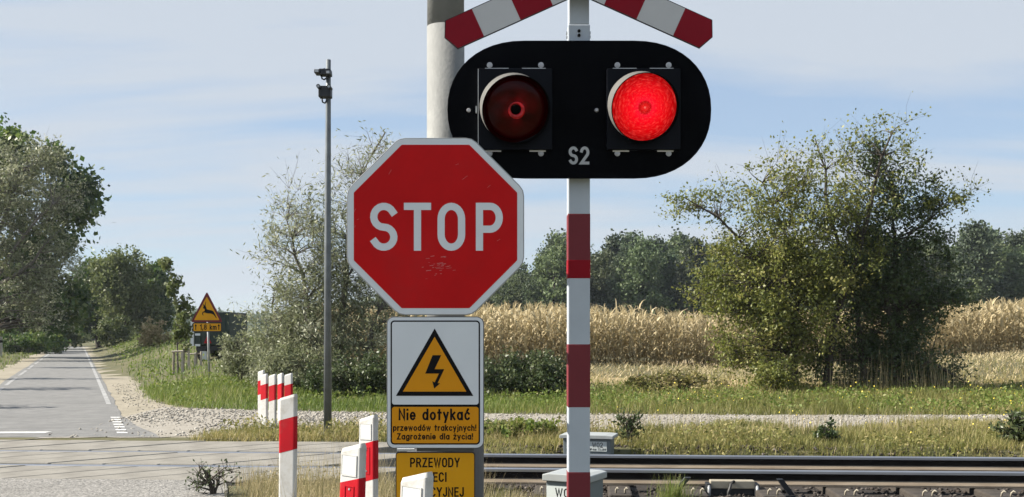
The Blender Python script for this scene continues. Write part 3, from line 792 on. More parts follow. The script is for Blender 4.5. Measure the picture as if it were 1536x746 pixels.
def lamp(cxp, czp, lit):
    lx, lz = ox + (cxp - 869) / GS, oz + (164.5 - czp) / GS
    m0x = ox + ((773 if not lit else 964.5) - 869) / GS; m0z = oz + (164.5 - 165.5) / GS
    housing = MB().prism_y(rrect(m0x - 55 / GS, m0x + 55 / GS, m0z - 60.5 / GS, m0z + 60.5 / GS, .004, 2), BY - .035, BY - .0045).build('lamp_housing', 'module_black', sig, bevel=.003)
    housing['label'] = 'housing of the lit red lamp' if lit else 'housing of the unlit lamp'
    # hood: a short tube tipped down and to the right
    hd = empty('hood_axis', (lx, BY - .036, lz)); bpy.data.objects.remove(hd)
    Rm = Matrix.Rotation(R(16 if lit else 17.5), 4, 'X') @ Matrix.Rotation(R(5 if lit else 7.5), 4, 'Z')
    ro = 50.5 / GS
    def place(o):
        o.parent = housing; o.matrix_parent_inverse = Matrix.Identity(4)
        o.location = (lx, BY - .030, lz); o.rotation_euler = Rm.to_euler()
        return o
    nn = 48
    mbh = MB(); Lh = .10
    mbh.lathe_y([(ro, .03), (ro, -Lh)], nn)
    place(mbh.build('hood', 'hood_black', None, smooth=False))
    mbi = MB(); mbi.lathe_y([(ro - .004, .02), (ro - .004, -Lh - .001), (ro + .0005, -Lh - .001)], nn); place(mbi.build('hood_lining', 'hood_inside', None, smooth=True))
    rl = 45.2 / GS
    pr = [(rl * math.sin(R(a_)), -.060 - .030 * math.cos(R(a_)) + .0) for a_ in np.linspace(90, 1, 12)]
    mbl = MB(); mbl.lathe_y(pr, 48)
    n0 = len(mbl.v); mbl.v.append((0, -.0901, 0)); mbl.f += [(n0 - 48 + j, n0 - 48 + (j + 1) % 48, n0) for j in range(48)]
    mbl.lathe_y([(ro - .004, -.058), (rl - .002, -.062)], 48)
    le = place(mbl.build('lens', 'lens_lit' if lit else 'lens_off', None, smooth=True))
    le['label'] = 'glowing red lens' if lit else 'dark unlit red lens'
    if not lit:
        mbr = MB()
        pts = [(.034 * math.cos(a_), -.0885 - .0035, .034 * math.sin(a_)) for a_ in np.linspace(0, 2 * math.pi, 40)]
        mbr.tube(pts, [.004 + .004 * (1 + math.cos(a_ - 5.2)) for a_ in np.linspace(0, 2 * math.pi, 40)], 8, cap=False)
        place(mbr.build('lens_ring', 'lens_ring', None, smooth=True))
        mbr = MB(); mbr.lathe_y([(.0, -.094), (.022, -.093), (.026, -.088)], 24); place(mbr.build('lens_centre', 'hood_inside', None, smooth=True))
    # screws and retaining strips, near-white to carry the sun on the ledges
    for sx in (-38.5, 38.5):
        for sz_ in (67.5, -65):
            mbs = MB(); cx_, cz_ = m0x + sx / GS, m0z + sz_ / GS
            mbs.lathe_y([(0, BY - .013), (.006, BY - .013), (.0065, BY - .010), (.014, BY - .009), (.0145, BY - .004)], 16, cx_, cz_)
            mbs.build('screw', 'screw_steel', housing)
            mbt = MB(); zc = m0z + (60.5 + 1.2) / GS * (1 if sz_ > 0 else -1); l0 = sx / GS * 1.18; l1 = sx / GS * .26
            if sz_ < 0: l1 = sx / GS * .55
            xa, xb = sorted((m0x + l0, m0x + l1))
            mbt.box(xa, xb, BY - .014, BY - .0045, zc - .0026, zc + .0026); mbt.build('retaining_strip', 'strip_sunlit', housing)
    mbs = MB(); cx_, cz_ = m0x + (-70 if not lit else -69.5) / GS, m0z
    mbs.lathe_y([(0, BY - .012), (.007, BY - .012), (.011, BY - .004)], 14, cx_, cz_); mbs.build('screw', 'screw_steel', housing)
    if not lit:
        mbt = MB(); mbt.box(m0x - 55.8 / GS, m0x - 55.2 / GS, BY - .036, BY - .0045, m0z - 60 / GS, m0z + 60 / GS); mbt.build('retaining_strip', 'strip_sunlit', housing)
        mbt = MB(); mbt.box(m0x - 59.5 / GS, m0x - 57.5 / GS, BY - .025, BY - .0045, m0z - 5 / GS, m0z + 5 / GS); mbt.build('hinge', 'galv', housing)
lamp(770.5, 163.5, False)
lamp(961, 161, True)

# Saint Andrew's cross
cr = empty('crossbuck', (gx(867.5, BD), GD, px(0, -33, BD).z)); tag(cr, 'red and white striped diagonal cross boards cut off by the top of the picture', 'crossing sign')
def arm(sgn, name):
    Lh, wd, cut = 218 / GS, 23.5 / GS, 16 / GS
    ang = R(-24.2) * sgn
    y0 = -mw - .012 - (.012 if sgn > 0 else 0)
    a_ = empty('tmp'); bpy.data.objects.remove(a_)
    def rp(pts): return [(x * math.cos(ang) - z_ * math.sin(ang), x * math.sin(ang) + z_ * math.cos(ang)) for x, z_ in pts]
    def outline(L_, w_, c_): return [(-L_ + c_, -w_), (L_ - c_, -w_), (L_, -w_ + c_), (L_, w_ - c_ * .2), (L_ - c_ * .1, w_), (-L_ + c_ * .1, w_), (-L_, w_ - c_ * .2), (-L_, -w_ + c_)]
    # tip as in the photograph: vertical outer edge, corner clipped below
    tipx = Lh
    def tip(L_, w_): return [(L_ - 9 / GS, -w_), (L_ + 2 / GS, 0), (L_ - 9 / GS, w_)]
    tp = tip(Lh, wd)
    full = [(-x, -z_) for x, z_ in tp] + tp
    if sgn < 0: full = [(-x, z_) for x, z_ in full][::-1]
    else: pass
    bd = MB().prism_y(rp(full), y0, y0 + .008).build(name, 'cross_edge', cr)
    tpi = [(x - .004, z_ - math.copysign(.004, z_) * (z_ != 0)) for x, z_ in tip(Lh, wd)]
    fi = [(-x, -z_) for x, z_ in tpi] + tpi
    if sgn < 0: fi = [(-x, z_) for x, z_ in fi][::-1]
    MB().flat_y(rp(fi), y0 - .0010).build('white_face', 'cross_white', bd)
    # red fields: outer tips and one nearer the mast on each side
    e = wd - .004
    for sd in (1, -1):
        t_ = tpi if sd > 0 else [(-x, -z_) for x, z_ in tpi]
        x0 = (165 / GS) * sd
        f_ = [(x0, -e * 1), (t_[0][0], t_[0][1]), *t_[1:], (x0, e)] if sd > 0 else [(x0, e), t_[0], *t_[1:], (x0, -e)]
        if sgn < 0: f_ = [(-x, z_) for x, z_ in f_][::-1]
        MB().flat_y(rp(f_), y0 - .0020).build('red_field', 'cross_red', bd)
        x1, x2 = (105 / GS) * sd, (52 / GS) * sd
        f_ = [(min(x1, x2), -e), (max(x1, x2), -e), (max(x1, x2), e), (min(x1, x2), e)]
        if sgn < 0: f_ = [(-x, z_) for x, z_ in f_][::-1]
        MB().flat_y(rp(f_), y0 - .0020).build('red_field', 'cross_red', bd)
arm(1, 'board'); arm(-1, 'board')

# ------------------------------------------------------------------ red and white marker posts
def marker_post(x, ytop, D, h, ang, label, group, tilt=0.0, back=False):
    top = px(x, ytop, D)
    g = float(ground_z(top.x, D))
    t = empty('marker_post', (top.x, D, g), R(-ang)); t.rotation_euler = (0, R(tilt), R(-ang))
    tag(t, label, 'marker post', group)
    Hh = max(h, top.z - g)
    W, T_ = .070, .025; sl_ = .27
    def sect(z, inset=0):                       # outline of the hollow post
        return rrect(-W + inset, W - inset, -T_ + inset, T_ - inset, .018, 4)
    base = sect(0); n = len(base)
    mb = MB()
    mb.v = [(a_, b_, 0 - .05) for a_, b_ in base] + [(a_, b_, Hh - .02 + sl_ * (a_ - W)) for a_, b_ in base] + [(a_ * .93, b_ * .75, Hh + sl_ * (a_ - W)) for a_, b_ in base]
    for k in range(2): mb.f += [(k * n + i, k * n + (i + 1) % n, (k + 1) * n + (i + 1) % n, (k + 1) * n + i) for i in range(n)]
    mb.f += [tuple(range(n - 1, -1, -1)), tuple(range(2 * n, 3 * n))]
    mb.build('body', 'post_white', t, bevel=0, smooth=False)
    e = .0012; ring_ = rrect(-W - e, W + e, -T_ - e, T_ + e, .019, 4); n = len(ring_)
    mb = MB(); za, zb = Hh - .17, Hh - .42
    mb.v = [(a_, b_, za + sl_ * (a_ - W)) for a_, b_ in ring_] + [(a_, b_, zb + sl_ * (a_ - W)) for a_, b_ in ring_]
    mb.f = [(i, (i + 1) % n, (i + 1) % n + n, i + n) for i in range(n)]
    mb.build('red_band', 'post_red', t)
    if D < 12 and not back:
        def frame(name, xa, xb, z0_, z1_, m, dep):   # a shallow recess: raised rim round a set-back panel
            mbf = MB()
            sh = lambda a_, z_: z_ + sl_ * .35 * (a_ - W)
            for (p0, p1, q0, q1) in ((xa, xa + .005, z0_, z1_), (xb - .005, xb, z0_, z1_)):
                mbf.box(p0, p1, -T_ - e - dep, -T_ - e, q0, q1)
            for (q0, q1) in ((z0_, z0_ + .005), (z1_ - .005, z1_)):
                mbf.box(xa + .005, xb - .005, -T_ - e - dep, -T_ - e, q0, q1)
            mbf.build(name, m, t)
        frame('reflector_rim', -.055, .045, Hh - .168, Hh - .062, 'post_white', .003)
        mb = MB(); mb.box(-.048, .038, -T_ - .003, -T_ - .0015, Hh - .162, Hh - .068); mb.build('reflector', 'reflector_white', t)
        frame('red_rim', -.030, .032, Hh - .39, Hh - .215, 'post_red', .003)
        for zq in (Hh - .232, Hh - .372):
            mb = MB(); mb.lathe_y([(0, -T_ - .006), (.005, -T_ - .005), (.006, -T_ - .001)], 10, .002, zq); mb.build('screw', 'screw_steel', t)
    return t
NG, FG = 'marker posts on this side of the rails', 'marker posts beyond the rails'
marker_post(431, 592, 8.4, 1.12, 16, 'red and white marker post standing alone in dry grass left of the others', NG, tilt=.6, back=True)
marker_post(553, 621, 7.2, 1.05, 34, 'white and red marker post half hidden behind the shorter one beside it', NG)
marker_post(522, 662, 5.45, 1.04, 34, 'white and red marker post leaning left in front of another', NG, tilt=-2.2 + 4.4)
marker_post(613, 705, 4.30, 1.05, 34, 'white marker post top covering part of the lower yellow plate', NG, tilt=2.4)
marker_post(392, 577, 19.8, .92, 30, 'leftmost marker post of the group beyond the rails', FG)
marker_post(396.5, 580, 18.6, .90, 30, 'second marker post from the left beyond the rails', FG)
marker_post(409, 575.5, 17.9, .92, 28, 'middle marker post of the five beyond the rails', FG)
marker_post(421, 574, 18.4, .92, 45, 'narrow looking marker post, second from the right beyond the rails', FG)
marker_post(433, 568, 17.5, .95, 22, 'tallest marker post of the group beyond the rails', FG)

# ------------------------------------------------------------------ camera mast beyond the rails
cm = empty('camera_mast', (gx(491.5, 16.9), 16.9, 0)); tag(cm, 'tall thin grey steel mast carrying cameras, beyond the rails', 'mast')
q = 16.9 / F
MB().tube([(0, 0, -.1), (0, 0, 3.0), (0.01, 0, px(0, 150, 16.9).z), (0.012, 0, px(0, 90, 16.9).z)], [6.2 * q, 5.0 * q, 3.9 * q, 3.6 * q], 16).build('shaft', 'pole_steel', cm, smooth=True)
MB().tube([(0, 0, 0), (0, 0, .06)], [.14, .14], 16).build('base_plate', 'pole_steel', cm)
def cz(y): return px(0, y, 16.9).z
def cxm(x): return (x - 491.5) * q
def cam_unit(x0, x1, y0, y1, lamps, name):
    mb = MB(); mb.box(cxm(x0), cxm(x1), -.16, .02, cz(y1), cz(y0)); b = mb.build(name, 'camera_black', cm, bevel=.012)
    for (lx, ly, lr, sq) in lamps:
        if sq:
            mb = MB(); mb.box(cxm(lx - lr), cxm(lx + lr), -.24, -.02, cz(ly + 2.6), cz(ly - 2.6)); h_ = mb.build('camera_head', 'camera_black', b, bevel=.01)
            mb = MB(); mb.box(cxm(lx - lr * .7), cxm(lx + lr * .7), -.246, -.238, cz(ly + 1.8), cz(ly - 1.8)); mb.build('lens_window', 'camera_glass', b)
        else:
            mb = MB(); mb.lathe_y([(lr * q * .7, -.25), (lr * q, -.25), (lr * q, -.05)], 16, cxm(lx), cz(ly)); mb.build('lamp_tube', 'camera_black', b)
            mb = MB(); mb.lathe_y([(0, -.243), (lr * q * .75, -.243)], 16, cxm(lx), cz(ly)); mb.build('lamp_glass', 'camera_glass', b)
cam_unit(480.5, 498, 106.5, 115.5, [(479, 112, 4, True), (495.8, 114, 3.2, True)], 'upper_camera_unit')
cam_unit(480, 498.5, 132, 148.5, [(481.5, 134.5, 2.9, False), (497, 135, 2.9, False)], 'lower_camera_unit')
mb = MB(); mb.tube([(cxm(484), -.1, cz(116)), (cxm(485), -.12, cz(121)), (cxm(488), -.1, cz(122)), (cxm(490), -.06, cz(119))], .012, 6); mb.build('cable', 'cable_black', cm, smooth=True)
mb = MB(); mb.tube([(cxm(484), -.1, cz(148)), (cxm(486), -.12, cz(156)), (cxm(489), -.1, cz(157)), (cxm(491), -.06, cz(152))], .012, 6); mb.build('cable', 'cable_black', cm, smooth=True)
mb = MB(); mb.tube([(cxm(482), -.05, cz(107)), (cxm(488), -.05, cz(104))], .01, 6)
mb.build('cable', 'cable_black', cm, smooth=True)
mb = MB(); mb.box(cxm(482), cxm(492), -.10, -.02, cz(109.5), cz(107.2)); mb.build('bracket', 'galv', cm)

# ------------------------------------------------------------------ trackside cabinets
def cabinet(x0, x1, D, ytop, ylid, z0, dep, label, line1, line2, lx, rot, name='trackside_cabinet'):
    Xa, Xb = gx(x0, D), gx(x1, D); zt, zl = px(0, ytop, D).z, px(0, ylid, D).z
    W = (Xb - Xa) / 2; t = empty(name, ((Xa + Xb) / 2, D + dep / 2, z0), R(-rot)); tag(t, label, 'cabinet', 'grey cabinets beside the track')
    zt -= z0; zl -= z0; e = W * .10
    mb = MB(); f = .93
    mb.add([(-W * f, -dep / 2 * f, -.1), (W * f, -dep / 2 * f, -.1), (W * f, dep / 2 * f, -.1), (-W * f, dep / 2 * f, -.1),
            (-W * .97, -dep / 2 * .97, zl), (W * .97, -dep / 2 * .97, zl), (W * .97, dep / 2 * .97, zl), (-W * .97, dep / 2 * .97, zl)],
           [(0, 3, 2, 1), (4, 5, 6, 7), (0, 1, 5, 4), (1, 2, 6, 5), (2, 3, 7, 6), (3, 0, 4, 7)])
    mb.build('body', 'cabinet_grey', t, bevel=.008)
    mb = MB()
    pts = [(-W - e, zl + .002), (W + e, zl + .002), (W + e, zl + (zt - zl) * .85), (W * .8, zt), (-W * .8, zt), (-W - e, zl + (zt - zl) * .85)]
    mb.prism_y(pts, -dep / 2 - e, dep / 2 + e); mb.build('lid', 'cabinet_lid', t, bevel=.006)
    pw_ = .125; pl = MB(); yy = -dep / 2 * .97 - .006
    pl.box(lx - pw_, lx + pw_, yy, yy + .02, zl - .165, zl - .035); p_ = pl.build('number_plate', 'plate_pale', t)
    text_mb(line1, lx - pw_ * (.18 + .13 * len(line1)), lx + pw_ * (.18 + .13 * len(line1)), zl - .112, .066, .13, yy - .001).build('lettering', 'black_paint', p_)
    if line2: words(line2, lx - pw_ * .92, lx + pw_ * .92, zl - .155, .030, .15, yy - .001, .24, 'black_paint', p_)
cabinet(848, 922, 14.72, 652.5, 658.5, -.27, .40, 'grey cabinet labelled WO2 standing beyond the rails in the grass', 'WO2', 'OP-km 73,489', .15, 14)
cabinet(830, 899, 8.0, 712, 724, 0, .34, 'grey cabinet with pale lid beside the foot of the signal mast', 'WO', None, -.03, 26)

# axle counter head clamped to the near rail
ac = empty('axle_counter', tw(gx(1102, 12.7), -.86, -.2)); ac.rotation_euler = (0, 0, -TH)
tag(ac, 'pale clamped sensor box with black cable on the near rail', 'track sensor')
mb = MB(); mb.box(-.25, .25, -.16, -.02, .015, .105); mb.build('sensor_body', 'sensor_pale', ac, bevel=.008)
for s in (-1, 1):
    mb = MB(); mb.box(s * .27 - .025, s * .27 + .025, -.20, .0, -.07, .075); mb.build('clamp', 'camera_black', ac, bevel=.006)
    mb = MB(); mb.tube([(s * .27, -.21, -.10), (s * .27, -.215, .02), (s * .27, -.19, .05)], .018, 8); mb.build('bolt', 'galv', ac, smooth=True)
mb = MB(); mb.box(-.245, .245, -.13, -.03, -.06, .008); mb.build('lower_bracket', 'camera_black', ac)
mb = MB(); mb.tube([(-.02, -.12, .075), (.01, -.18, .098), (-.03, -.22, .08), (-.06, -.25, -.02), (-.06, -.27, -.14)], .018, 8); mb.build('cable', 'cable_black', ac, smooth=True)
for i, (x, D) in enumerate(((1026, 12.45), (1178, 12.3))):
    p = Vector((gx(x, D), D, -.21)); t = empty('rail_brace', p); tag(t, 'dark steel brace leaning on the near rail ' + ('left of the sensor box' if i == 0 else 'right of the sensor box'), 'brace', 'braces leaning on the near rail')
    sgn = 1 if i == 0 else -1
    mb = MB(); mb.prism_y([(-.09 * sgn - .035, -.03), (-.09 * sgn + .035, -.03), (.05 * sgn + .04, .15), (.05 * sgn - .03, .15)], .05, .11); mb.build('bar', 'camera_black', t, bevel=.004)
    mb = MB(); mb.box(-.12, .12, .02, .14, -.05, -.03); mb.build('foot', 'camera_black', t)

# ------------------------------------------------------------------ deer warning sign
dD = 31.5; dS = F / dD
ds = empty('deer_sign', (gx(311, dD), dD, float(ground_z(gx(311, dD), dD)))); tag(ds, 'yellow triangular deer warning sign with a distance plate on a thin pole', 'road sign')
gz = ds.location.z
X0 = ds.location.x
def lz_(y): return px(0, y, dD).z - gz
def lx_(x): return gx(x, dD) - X0
MB().tube([(lx_(313.5), .05, -.2), (lx_(310.5), .05, lz_(455))], .032, 10).build('post', 'galv', ds, smooth=True)
def rtri(x0, x1, z0, z1, r):
    c_ = [Vector((x0, z0)), Vector((x1, z0)), Vector(((x0 + x1) / 2, z1))]; o_ = []
    for i in range(3):
        p_, a_, b_ = c_[i], c_[i - 1], c_[(i + 1) % 3]
        for t_ in (0, .5, 1):
            q_ = (p_ + (a_ - p_).normalized() * r) * (1 - t_) ** 2 + p_ * 2 * t_ * (1 - t_) + (p_ + (b_ - p_).normalized() * r) * t_ ** 2
            o_.append((q_.x, q_.y))
    return o_
MB().prism_y(rtri(lx_(286.5), lx_(334), lz_(483.5), lz_(437.5), .06), 0, .02).build('red_border', 'mast_red', ds)
MB().flat_y(rtri(lx_(291), lx_(329.5), lz_(480.5), lz_(445), .03), -.004).build('yellow_face', 'sign_yellow', ds)
deer = [(304.5, 462.5), (305.5, 459.5), (304.2, 456.2), (304.6, 455.8), (306.6, 458.6), (307.6, 456.2), (308.6, 452.6), (309.2, 452.8), (308.6, 456.6), (308.4, 459.0), (309.4, 461.0),
        (310.2, 464.0), (313, 465.0), (317, 465.6), (320.2, 467.2), (321.6, 469.6), (323.4, 473.2), (325.2, 477.2), (324.4, 477.6), (322.2, 474.4), (319.6, 471.6), (316, 470.6),
        (312, 470.4), (309.6, 470.0), (307.4, 469.0), (305, 469.2), (304.6, 471.6), (305.6, 473.0), (304.6, 473.4), (303.2, 471.4), (303.8, 468.2), (306.6, 467.0), (307.4, 465.4), (306.8, 463.6)]
MB().flat_y([(lx_(x), lz_(y)) for x, y in deer], -.008).build('deer_symbol', 'black_paint', ds)
MB().prism_y(rrect(lx_(289.2), lx_(332.6), lz_(498), lz_(484.2), .03, 3), 0, .02).build('plate_border', 'cross_edge', ds)
MB().flat_y(rrect(lx_(290.4), lx_(331.4), lz_(496.8), lz_(485.4), .02, 3), -.004).build('plate_face', 'sign_yellow', ds)
words('1,8 km', lx_(300), lx_(325), lz_(495), 8.2 / dS, .16, -.008, .24, 'black_paint', ds)
for x in (293.7, 328.3):
    mb = MB(); mb.add([(lx_(x + a_), -.008, lz_(b_)) for a_, b_ in ((-.6, 495), (.6, 495), (.6, 489.5), (1.9, 489.5), (0, 486.2), (-1.9, 489.5), (-.6, 489.5))], [tuple(range(7))])
    mb.build('arrow', 'black_paint', ds)

# ------------------------------------------------------------------ farm trailer behind the sign
tD = 44; tS = F / tD
tr = empty('farm_trailer', (gx(316, tD), tD, float(ground_z(gx(316, tD), tD)))); tag(tr, 'dark green farm trailer parked behind the deer sign', 'trailer')
g0 = tr.location.z
def tz(y): return px(0, y, tD).z - g0
def tx(x): return gx(x, tD) - tr.location.x
mb = MB(); mb.box(tx(291), tx(344), 0, 3.0, tz(518), tz(468)); mb.build('body', 'wagon_green', tr, bevel=.03)
for x in (300, 312, 324, 336):
    mb = MB(); mb.box(tx(x) - .03, tx(x) + .03, -.03, .0, tz(516), tz(470)); mb.build('rib', 'wagon_green', tr)
mb = MB(); mb.box(tx(286.5), tx(291), -.06, .1, tz(519), tz(482)); mb.build('corner_post', 'sign_white', tr)
for y in (502, 518):
    mb = MB(); mb.box(tx(293.5), tx(301), -.08, -.05, tz(y + 1.6), tz(y - 1.6)); mb.build('reflector_plate', 'sign_white', tr)
MB().prism_y([(tx(306.5), tz(515)), (tx(318), tz(515)), (tx(312.2), tz(503))], -.09, -.06).build('warning_triangle', 'post_red', tr)
MB().prism_y([(tx(309.8), tz(513.2)), (tx(314.8), tz(513.2)), (tx(312.2), tz(507.5))], -.095, -.0905).build('triangle_centre', 'mast_red', tr)
mb = MB(); mb.lathe_y([(0, 0), (.1, 0)], 6)
mb = MB()
pts = [(.19 * math.cos(a_), .19 * math.sin(a_)) for a_ in np.linspace(0, 2 * math.pi, 20)[:-1]]
mb.add([(tx(334) + a_, .4 + b_, tz(472.6)) for a_, b_ in pts] + [(tx(334) + a_ * .62, .4 + b_ * .6, tz(469.3)) for a_, b_ in pts], [(i, (i + 1) % 19, (i + 1) % 19 + 19, i + 19) for i in range(19)] + [tuple(range(19, 38))])
mb.build('roof_vent', 'amber', tr)
mb = MB(); mb.box(tx(293), tx(342), .1, 2.9, tz(526), tz(518.5)); mb.build('chassis', 'camera_black', tr)
for x in (298, 338):
    for yy in (.5, 2.4):
        mb = MB(); mb.tube([(tx(x) - .11, yy, .40), (tx(x) + .11, yy, .40)], .40, 20); wv = mb.build('wheel', 'tyre', tr, bevel=.03)
        mb = MB(); mb.tube([(tx(x) - .12, yy, .40), (tx(x) + .12, yy, .40)], .18, 14); mb.build('rim', 'galv', wv)
mb = MB(); mb.box(tx(303), tx(311), -.10, -.04, tz(540), tz(527)); mb.build('mudflap', 'plate_pale', tr)

# tree stakes beside the road
def stakes(x0, x1, D, ytop, label, rails=True):
    Xa, Xb = gx(x0, D), gx(x1, D); cx_ = (Xa + Xb) / 2; g = float(ground_z(cx_, D)); zt = px(0, ytop, D).z - g
    t = empty('tree_guard', (cx_, D, g)); tag(t, label, 'tree guard', 'wooden guards round young trees')
    W = (Xb - Xa) / 2
    for i, (sx, sy) in enumerate(((-W, -.3), (W, -.3), (-W * .4, .5), (W * .9, .5))):
        MB().tube([(sx, sy, -.2), (sx + random.uniform(-.02, .02), sy, zt + random.uniform(-.06, .03))], [.045, .04], 8).build('stake', 'wood_pale' if i % 2 else 'wood_grey', t)
    if rails:
        mb = MB(); mb.tube([(-W - .04, -.34, zt - .08), (W + .04, -.34, zt - .06)], .03, 6); mb.build('cross_bar', 'wood_pale', t)
        mb = MB(); mb.tube([(-W * .4, .54, zt - .1), (W, .54, zt - .07)], .03, 6); mb.build('cross_bar', 'wood_grey', t)
stakes(264, 277.5, 37, 524, 'wooden stakes with cross bars left of the deer sign')
stakes(286, 296, 41, 528, 'grey wooden stakes close beside the deer sign post')
wp = empty('road_post', (gx(1, 72), 72, 0)); tag(wp, 'small white roadside post at the left edge of the picture', 'post')
MB().prism_y(rrect(-.10, .10, -.1, 1.35, .03, 3), -.04, .04).build('body', 'post_white', wp)
MB().prism_y(rrect(-.102, .102, .95, 1.12, .01, 2), -.042, .042).build('dark_band', 'black_paint', wp)

# ------------------------------------------------------------------ vegetation tools
def blades(base, az, lean, length, width, droop, seg=2, tip=.12, face_cam=None):
    """curved blades: returns verts and quads; droop bends the lean further along the blade"""
    n = len(base)
    d = np.stack([np.cos(az), np.sin(az)], 1)
    side = np.stack([-d[:, 1], d[:, 0], np.zeros(n)], 1)
    p = base.copy(); rows_ = []
    ang = lean.copy(); st = length / seg
    for i in range(seg + 1):
        wv = width * (1 - (1 - tip) * (i / seg) ** 1.3)
        rows_.append(p - side * wv[:, None] / 2); rows_.append(p + side * wv[:, None] / 2)
        p = p + np.stack([d[:, 0] * np.sin(ang) * st, d[:, 1] * np.sin(ang) * st, np.cos(ang) * st], 1)
        ang = ang + droop / seg
    V_ = np.stack(rows_, 1).reshape(-1, 3)
    k = 2 * (seg + 1); o_ = np.arange(n)[:, None] * k
    Q_ = np.concatenate([np.stack([o_[:, 0] + 2 * i, o_[:, 0] + 2 * i + 1, o_[:, 0] + 2 * i + 3, o_[:, 0] + 2 * i + 2], 1)[:, None] for i in range(seg)], 1).reshape(-1, 4)
    return V_, Q_

def value_noise(X, Y, s, seed):
    r_ = np.random.default_rng(seed); T_ = r_.uniform(0, 1, (64, 64))
    x, y = X / s, Y / s; xi, yi = np.floor(x).astype(int), np.floor(y).astype(int)
    fx, fy = x - xi, y - yi; fx = fx * fx * (3 - 2 * fx); fy = fy * fy * (3 - 2 * fy)
    g_ = lambda i, j: T_[i % 64, j % 64]
    return (g_(xi, yi) * (1 - fx) + g_(xi + 1, yi) * fx) * (1 - fy) + (g_(xi, yi + 1) * (1 - fx) + g_(xi + 1, yi + 1) * fx) * fy

def clear(X, Y):                                # keep the foot of the far cabinet free
    return ~((X > .62) & (X < 1.62) & (Y > 13.9) & (Y < 15.3))

def grass(name, X, Y, hmin, hmax, wd, m, label, seed, bias=.4, patch=1.2, lean=.5, droop=1.2, clump=None):
    k_ = clear(X, Y); X, Y = X[k_], Y[k_]
    r_ = np.random.default_rng(seed); n = len(X)
    pn = value_noise(X, Y, patch, seed) * .6 + value_noise(X, Y, patch * .3, seed + 1) * .4
    h = (hmin + (hmax - hmin) * pn ** 1.5) * r_.uniform(.4, 1.3, n)
    b = np.stack([X, Y, ground_z(X, Y) - .01], 1)
    V_, Q_ = blades(b, r_.uniform(0, 6.28, n), np.abs(r_.normal(0, lean, n)), h, wd * r_.uniform(.6, 1.3, n), r_.uniform(.1, droop, n), 2)
    t_ = np.clip(bias + .55 * (value_noise(X, Y, patch * 1.7, seed + 5) - .5) + r_.normal(0, .27, n), 0, 1)
    o_ = np_mesh(name, V_, Q_, m, None, np.repeat(t_, 2))
    return tag(o_, label, kind='stuff')

def leaf_quads(C, size, rg, aspect=.55, droop=.0):
    """one rhombus per leaf, randomly turned, folded a little"""
    n = len(C)
    a = rg.normal(0, 1, (n, 3)); a[:, 2] -= droop; a /= np.linalg.norm(a, axis=1)[:, None]
    b = np.cross(a, rg.normal(0, 1, (n, 3))); b /= np.linalg.norm(b, axis=1)[:, None]
    s = size[:, None]
    V_ = np.stack([C, C + a * s * .5 + b * s * aspect * .5, C + a * s, C + a * s * .5 - b * s * aspect * .5], 1).reshape(-1, 3)
    return V_, np.arange(4 * n).reshape(-1, 4)

def tubes_np(paths, radii, k=5):
    """many tapered tubes at once: paths (n, m, 3), radii (n, m)"""
    n, m_, _ = paths.shape
    d = np.gradient(paths, axis=1); d /= np.linalg.norm(d, axis=2)[..., None] + 1e-9
    ref = np.where(np.abs(d[..., 2:3]) < .9, np.array([0, 0, 1.0]), np.array([1.0, 0, 0]))
    u_ = np.cross(d, ref); u_ /= np.linalg.norm(u_, axis=2)[..., None] + 1e-9
    v_ = np.cross(d, u_)
    an = np.arange(k) * 2 * math.pi / k
    V_ = paths[:, :, None] + radii[:, :, None, None] * (u_[:, :, None] * np.cos(an)[None, None, :, None] + v_[:, :, None] * np.sin(an)[None, None, :, None])
    idx = np.arange(n * m_ * k).reshape(n, m_, k)
    Q_ = np.stack([idx[:, :-1], np.roll(idx[:, :-1], -1, 2), np.roll(idx[:, 1:], -1, 2), idx[:, 1:]], -1).reshape(-1, 4)
    return V_.reshape(-1, 3), Q_

